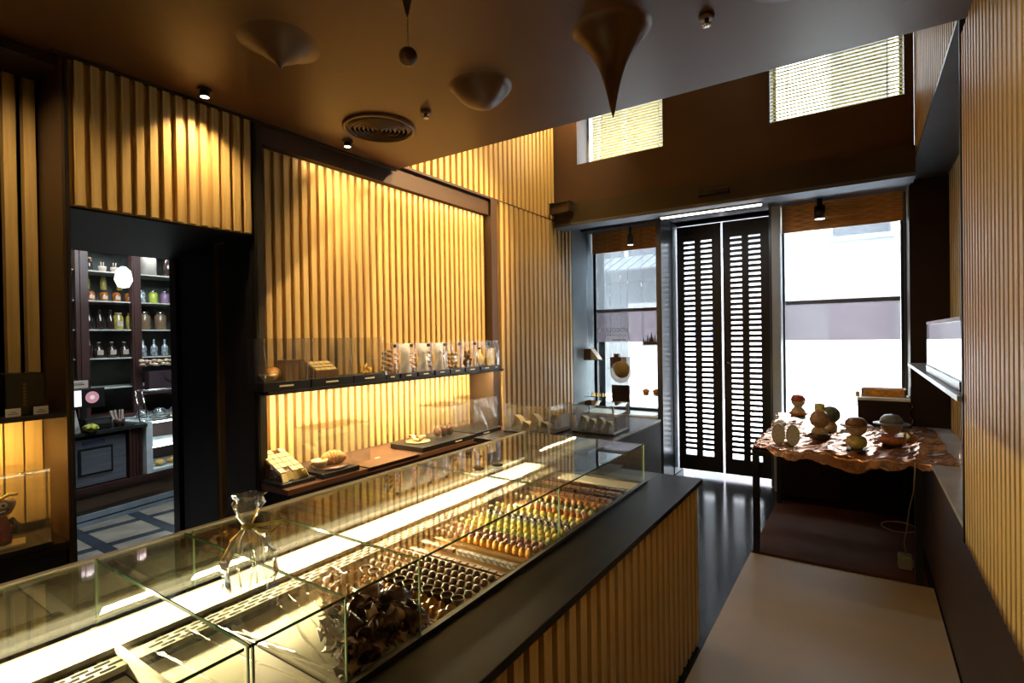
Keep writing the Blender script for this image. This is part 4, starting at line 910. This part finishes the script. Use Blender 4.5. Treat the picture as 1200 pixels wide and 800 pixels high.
tag(MB().tube([(5.88,-.34,1.05),(5.86,-.37,.98),(5.88,-.33,.92),(5.87,-.37,.86),(5.86,-.36,.81)], .004, 6).build('thin_cord', mat('yellow_cord', (.6,.4,.1))), 'thin yellowish cord hanging beside the display box', 'cord')

# ------------------------------------------------------------------ second room through the doorway
tilebase = struct('floor_back_room', B(-.5, 5.5, 4.17, 8.0, -.1, -.008), mat('tile_joint', (.10,.11,.12), .5))
tm_ = mat('stone_tile', (.32,.28,.22), .30, 0, .2, 5, bump=.03); tdk = mat('dark_tile', (.04,.05,.065), .25, 0, .2, 5)
me1 = B(0,.40,0,.40,0,.008).mesh('tile', tm_)
copies(me1, 'tile', [(-.3+.5*i+.05, 4.22+.5*j, -.008) for i in range(9) for j in range(4)], tilebase)
me2 = B(0,.094,0,.5,0,.008).mesh('border_strip', tdk)
copies(me2, 'border_strip', [(-.3+.5*i-.047+.0, 4.17+.5*j, -.008) for i in range(9) for j in range(4)], tilebase)
me3 = B(0,.40,0,.09,0,.008).mesh('cross_strip', tdk)
copies(me3, 'cross_strip', [(-.3+.5*i+.05, 4.625+.5*j, -.008) for i in range(9) for j in range(4)], tilebase)
struct('wall_back_room', B(-.6,5.5,7.4,7.5,0,3.2).box(-.6,-.5,4.17,7.5,0,3.2).box(5.5,5.6,4.17,7.5,0,3.2).box(1.885,5.5,4.17,4.24,0,3.2).box(-.5,1.885,4.17,4.24,2.32,3.2).box(-.5,.6,4.0,4.24,0,3.2), mat('back_room_wall', (.045,.022,.018), .5))
struct('ceiling_back_room', B(-.6,5.6,4.17,7.5,3.2,3.3), mid_brown)
wood_d = mat('mahogany', (.050,.020,.016), .4, 0, .2, 5, (1,1,.2)); wood_b = mat('walnut', (.11,.065,.04), .4, 0, .2, 5, (.3,1,1)); steel = mat('brushed_steel', (.36,.42,.50), .35, .8, .1, 3, (1,1,12))
cs = thing('jar_showcase', 'tall dark wood showcase with glass shelves of jars in the back room', 'cabinet', (0,6.6,0))
MB().box(.8,3.6,.42,.45,.9,2.9).build('back_panel', mat('showcase_back', (.10,.11,.10), .6, 0, .3, 4), cs)
for x in (1.62, 2.03, 2.50, 3.0): MB().box(x-.03 if x != 2.03 else 1.98, x+.055, -.04,.04,.9,2.9).box(x-.015,x+.03,-.055,-.04,.9,2.9).build('post', wood_d, cs)
shg = mat('shelf_edge_pale', (.55,.56,.50), .3)
for z in (1.19,1.50,1.80,2.10,2.41,2.68): MB().box(.8,3.4,0,.40,z-.012,z).build('shelf', shg, cs)
MB().box(.8,3.4,-.05,.42,0,.9).build('base', wood_d, cs)
lamp('AREA', 'showcase_light', (2.3, 6.5, 2.85), (math.radians(20),0,0), 14, (.9,.95,1), 1.6, .05)
def jar(x, z, r_, h, body, lidm, lb, gr, y=6.68, neck=False, lbl=None):
    t = thing('glass_jar' if not neck else 'bottle', lb, 'jar' if not neck else 'bottle', (x, y, z+.001), 0, gr)
    pr = [(r_*.9,0),(r_,.01),(r_,h*.75),(r_*.6,h*.88),(r_*.6,h*.9)] if not neck else [(r_*.9,0),(r_,.01),(r_,h*.55),(r_*.35,h*.72),(r_*.3,h*.92)]
    MB().lathe(pr, 14).build('body', body, t); q = pr[-1]
    MB().lathe([(q[0]*1.15,q[1]),(q[0]*1.15,h),(.0001,h)], 12).build('lid', lidm, t)
    if lbl: MB().box(-r_*.55, r_*.55, -r_-.003, -r_+.004, h*.2, h*.5).build('label', lbl, t)
amber = mat('amber_jam', (.38,.12,.02), .15, 0, .3, 20, coat=.5); yel = mat('yellow_jar', (.45,.36,.08), .15, 0, .2, 20, coat=.5); brn = mat('brown_bottle', (.035,.02,.015), .15, coat=.5); lemon = mat('lime_jar', (.40,.45,.06), .3); pur = mat('purple_jar', (.22,.13,.22), .3); clr = mat('grey_glassware', (.30,.34,.36), .12, 0, .5, 30, coat=.8); cork = mat('cork', (.42,.30,.16), .7)
lbp = mat('paper_label', (.50,.42,.34), .6); redj = mat('red_jar', (.28,.05,.03), .2)
for k in range(4): jar(2.14+.115*k, 1.50+.30*2, .040, .11, amber, black_plastic, ('leftmost','second','third','fourth')[k]+' amber jam jar from the left on the second shelf', 'amber jam jars', lbl=lbp)
for k in range(3): jar(2.16+.15*k, 2.235, .030, .14, yel, cork, ('left','middle','right')[k]+' small yellow jar standing above the amber jars', 'small yellow jars', y=6.85)
for k in range(3): jar(2.12+.095*k, 1.80, .038, .21, brn, black_plastic, ('left','middle','right')[k]+' dark brown bottle on the third shelf', 'dark bottles third shelf', neck=True)
for k in range(2): jar(2.40+.12*k-.02, 1.80, .048, .18, yel, cork, ('left','right')[k]+' yellow jar with a paper label on the third shelf', 'yellow labelled jars', lbl=lbp)
for k in range(3): jar(2.20+.115*k, 1.50, .048, .17, brn, cork, ('left','middle','right')[k]+' squat dark bottle with a tan label on the fourth shelf', 'squat dark bottles', neck=True, lbl=lbp)
jar(2.12, 1.50, .034, .24, brn, black_plastic, 'tall dark wine bottle at the left of the fourth shelf', None, neck=True)
for k in range(3): jar(2.60+.12*k, 2.10, .045, .14, (clr, lemon, pur)[k], chrome, ('grey', 'lime green', 'purple')[k]+' preserve jar on the right bay of the showcase', None)
for k in range(2): jar(2.63+.16*k, 1.80, .060, .20, (mat('tan_jar', (.20,.13,.07), .2)), chrome, ('left','right')[k]+' tan jar with a bright lid in the right bay', 'tan jars right bay')
for k in range(3): jar(2.61+.11*k, 1.50, .036, .19, clr, chrome, ('left','middle','right')[k]+' glassware piece in the right bay of the fourth shelf', 'glassware right bay', neck=True)
for k, (z, m) in enumerate(((2.41, yel), (2.10, pur), (1.80, redj), (1.50, redj))): jar(1.90, z, .05, .2, m, cork, ('yellow', 'mauve', 'upper red', 'lower red')[k]+' jar in the narrow left bay of the showcase', None)
jar(2.67, 2.41, .085, .25, mat('stoneware', (.42,.38,.32), .4), mat('stoneware', (.42,.38,.32)), 'big pale stoneware jar at the top right of the showcase', None)
jar(2.88, 2.41, .06, .24, brn, black_plastic, 'dark jug beside the pale stoneware jar', None)
for k in range(2):
    t = thing('candle_cup', ('left','right')[k]+' small white cup with two sticks on the top shelf', 'cup', (2.24+.11*k, 6.66, 2.411), 0, 'small white stick cups'); MB().lathe([(.03,0),(.038,.04),(.036,.055),(.0001,.05)], 14).build('cup', lbp, t)
    for s in (-1,1): MB().tube([(s*.01,0,.05),(s*.012,0,.10)], .004, 6).build('stick', lbp, t)
jar(2.13, 2.41, .035, .14, brn, cork, 'brown canister at the left of the top shelf', None)
t = thing('pendant_lamp', 'glowing white pendant lampshade in the back room', 'lamp', (2.19, 6.0, 2.27)); MB().lathe([(.02,.13),(.06,.09),(.075,.0),(.045,-.07),(.0001,-.08)], 20).build('shade', emit('shade_glow', (.9,.97,1), 2.2), t); MB().tube([(0,0,.13),(0,0,.99)], .004, 6).build('cord', black_plastic, t)
# back room counter (turned slightly)
bc = thing('back_room_counter', 'dark panelled wooden counter with a steel front in the back room', 'counter', (1.55, 5.84, 0), math.radians(10.5))
MB().box(-1.0,.80,.04,.55,0,.82).box(.80,1.75,.04,.55,0,.34).build('body', wood_d, bc)
MB().box(-1.0,1.75,-.03,.03,0,.035).box(-1.0,1.75,-.02,.04,.05,.10).build('pale_plinth', mat('pale_blue_plinth', (.30,.36,.42), .3), bc)
MB().box(-1.0,1.75,.0,.04,.10,.30).build('lower_board', wood_b, bc); MB().box(.12,.95,-.012,0,.145,.25).build('raised_panel', wood_b, bc); MB().box(1.12,1.6,-.012,0,.12,.29).build('fluted_panel', wood_b, bc)
MB().box(-1.0,1.75,-.04,.04,.30,.345).build('moulding', wood_d, bc)
MB().box(-.2,.62,-.005,.04,.36,.78).build('steel_door', steel, bc)
MB().box(.215,.50,-.016,-.005,.45,.70).build('black_gasket', black_plastic, bc); MB().box(.235,.48,-.022,-.016,.47,.68).build('steel_inset', steel, bc); MB().box(.25,.44,-.008,-.005,.73,.765).build('blue_label', mat('blue_label', (.10,.16,.35), .4), bc)
for k in range(4): MB().box(.64+.035*k,.665+.035*k,-.03+.006*k,.04,.345,.82).build('moulded_pilaster', wood_d, bc)
MB().box(-1.0,.80,-.05,.55,.82,.85).build('worktop', mat('dark_granite', (.03,.035,.03), .15, 0, .4, 80), bc)
rc = thing('refrigerated_case', 'lit white refrigerated case with glass at the right of the back room counter', 'display case', (1.55, 5.84, 0), math.radians(10.5))
MB().box(.80,.86,-.03,.55,.345,.86).box(.86,1.75,.50,.55,.345,.86).box(.86,1.75,-.02,.5,.345,.37).build('case_frame', mat('pale_case', (.75,.82,.85), .3), rc)
MB().box(.86,1.75,.02,.5,.60,.61).build('case_shelf', mat('pale_case', (.75,.8,.8)), rc); MB().box(.86,1.75,-.02,-.012,.37,.86).build('front_glass', G_clear, rc); MB().box(.86,1.75,-.02,.5,.855,.865).build('top_glass', G_clear, rc)
MB().box(.87,1.7,.01,.03,.835,.85).build('light_tube', emit('cold_tube', (.85,.97,1), 7), rc); MB().box(.87,1.7,.01,.03,.585,.598).build('light_tube', emit('cold_tube', (.85,.97,1), 7), rc)
for k in range(2): tag(crumple_ball(.05, 40+k, 12).build('pastry', mat('pastry_yellow', (.62,.36,.10), .5), None, (2.52+.13*k, 6.12+.02*k, .41)), ('left' if k == 0 else 'right')+' golden pastry inside the lit refrigerated case', 'pastry')
lamp('AREA', 'case_light', (2.75, 6.15, .80), (0,0,.18), 3, (.85,.97,1), .8, .1)
# things on the counter
t = thing('till_screen', 'black till screen showing a white page and a pink picture', 'screen', (1.845, 5.98, 1.08), .12)
MB().box(-.16,.17,-.012,.012,-.02,.16).build('bezel', black_plastic, t, bevel=.005); MB().box(-.15,-.02,-.0135,-.012,.0,.145).build('white_page', emit('screen_white', (.95,.95,1), 1.2), t); MB().box(-.02,.155,-.0135,-.012,.0,.145).build('screen_black', black_plastic, t)
MB().lathe([(.0001,.0),(.055,.0),(.055,.001)], 22).build('pink_picture', emit('screen_pink', (.62,.30,.36), .7), t, (.065,-.0145,.075)).rotation_euler = (PI/2,0,0); MB().lathe([(.0001,.0),(.02,.0),(.02,.001)], 16).build('picture_centre', emit('screen_pale', (.85,.75,.78), .7), t, (.065,-.0155,.075)).rotation_euler = (PI/2,0,0)
MB().box(-.02,.02,-.01,.01,-.232,-.02).build('stand', black_plastic, t)
t = thing('small_sign', 'small pale card sign fixed above the till screen', 'sign', (1.80, 5.99, 1.245), .12); MB().box(-.09,.09,-.003,.003,0,.07).build('card', lbp, t); MB().box(-.06,.06,-.004,-.003,.03,.036).box(-.05,.05,-.004,-.003,.045,.05).build('printed_lines', dark, t)
t = thing('leaflet', 'pale printed leaflet leaning at the left end of the back counter', 'paper', (1.74, 5.90, .85), .1); MB().add([(-.09,0,0),(.06,0,0),(.04,.04,.20),(-.09,.04,.20),(-.09,.006,0),(.06,.006,0),(.04,.046,.20),(-.09,.046,.20)], [(0,1,2,3),(4,7,6,5),(0,4,5,1),(1,5,6,2),(2,6,7,3),(3,7,4,0)]).build('sheet', mat('leaflet', (.40,.38,.34), .5, 0, .6, 9), t)
tag(crumple_ball(.06, 51).build('lime_flowers', mat('lime_flowers', (.35,.36,.03), .6, 0, .4, 30), None, (1.86, 5.86, .885)), 'low clump of lime yellow flowers at the left end of the back counter', 'flowers')
t = thing('card_reader', 'black box-shaped till equipment on the back counter', 'till', (1.93, 6.02, .852), .1); MB().box(-.10,.12,-.08,.08,0,.11).build('case', black_plastic, t, bevel=.01); MB().box(-.08,.10,-.082,-.08,.05,.09).build('key_panel', mat('key_panel', (.05,.05,.05)), t)
t = thing('pen_basket', 'small basket of folded papers on the back counter beside the till', 'basket', (2.13, 6.0, .852)); MB().lathe([(.04,0),(.05,.07),(.045,.07),(.036,.006),(.0001,.006)], 14).build('basket', wood_d, t)
for k in range(5): o = MB().box(-.012,.012,-.003,.003,0,.15).build('folded_paper', lbp, t, (-.02+.012*k, .008*(k % 2), .01)); o.rotation_euler = (.1*k-.2, .25*(k-2)*.5, .5*k)
t = thing('glass_sneeze_guard', 'steel and glass frame standing on the back counter', 'screen', (2.30, 5.98, .868), math.radians(10.5))
for p in (((0,0,0),(.02,.1,.30)), ((.08,0,0),(.08,.1,.30)), ((.02,.1,.30),(.8,.1,.30)), ((0,0,.0),(.12,0,0))): MB().tube(p, .008, 8).build('steel_tube', chrome, t)
MB().box(.09,.8,.05,.056,0,.29).build('pane', G_clear, t)
for k in range(3): 
    t = thing('domed_platter', ('left', 'middle', 'right')[k]+' clear domed pastry platter on the refrigerated case', 'platter', (2.42+.17*k, 6.22+.03*k, .872)); MB().lathe([(.07,0),(.08,.01),(.0001,.012)], 20).build('plate', chrome, t); MB().lathe([(.075,.012),(.07,.05),(.04,.085),(.0001,.095)], 20).build('dome', glassmat('dome_glass', (.8,.88,.95), 4, .05, .25, (.6,.7,.8)), t)
    MB().sphere((0,0,.03), .035, 10, sz=.7).build('cake', mat('cake', (.65,.55,.42), .6), t)
tag(crumple_ball(.045, 61).build('bread_roll', mat('bread', (.70,.55,.35), .6), None, (2.66, 6.06, .895)), 'pale bread roll lying on the edge of the refrigerated case', 'bread')
t = thing('paper_bag', 'dark shop bag with a rope handle under the floral garland', 'bag', (2.72, 6.50, 1.10)); MB().box(-.15,.20,-.06,.06,0,.24).build('bag', mat('bag_plum', (.045,.025,.03), .5), t); MB().tube([(.0,-.065,.22),(.01,-.07,.15),(.06,-.072,.12),(.11,-.07,.15),(.12,-.065,.22)], .006, 6).build('rope_handle', black_plastic, t)
MB().box(-.18,.22,-.05,.05,-.01,0).build('shelf_board', wood_d, t)
g = thing('floral_garland', 'cream and yellow flower garland across the right bay of the showcase', 'garland', (2.50, 6.42, 1.40))
gm = [crumple_ball(.028, 70+k, 10).mesh('flower', mat('cream_flower', (.62,.55,.35), .6, 0, .4, 30) if k % 3 else mat('pink_flower', (.45,.28,.22), .6)) for k in range(4)]
for k in range(30): copies(gm[k % 4], 'flower', [(.045*(k//2)*.9, .02*(k % 3), .035*(k % 2)+.006*math.sin(k*2.1)+.02)], g)
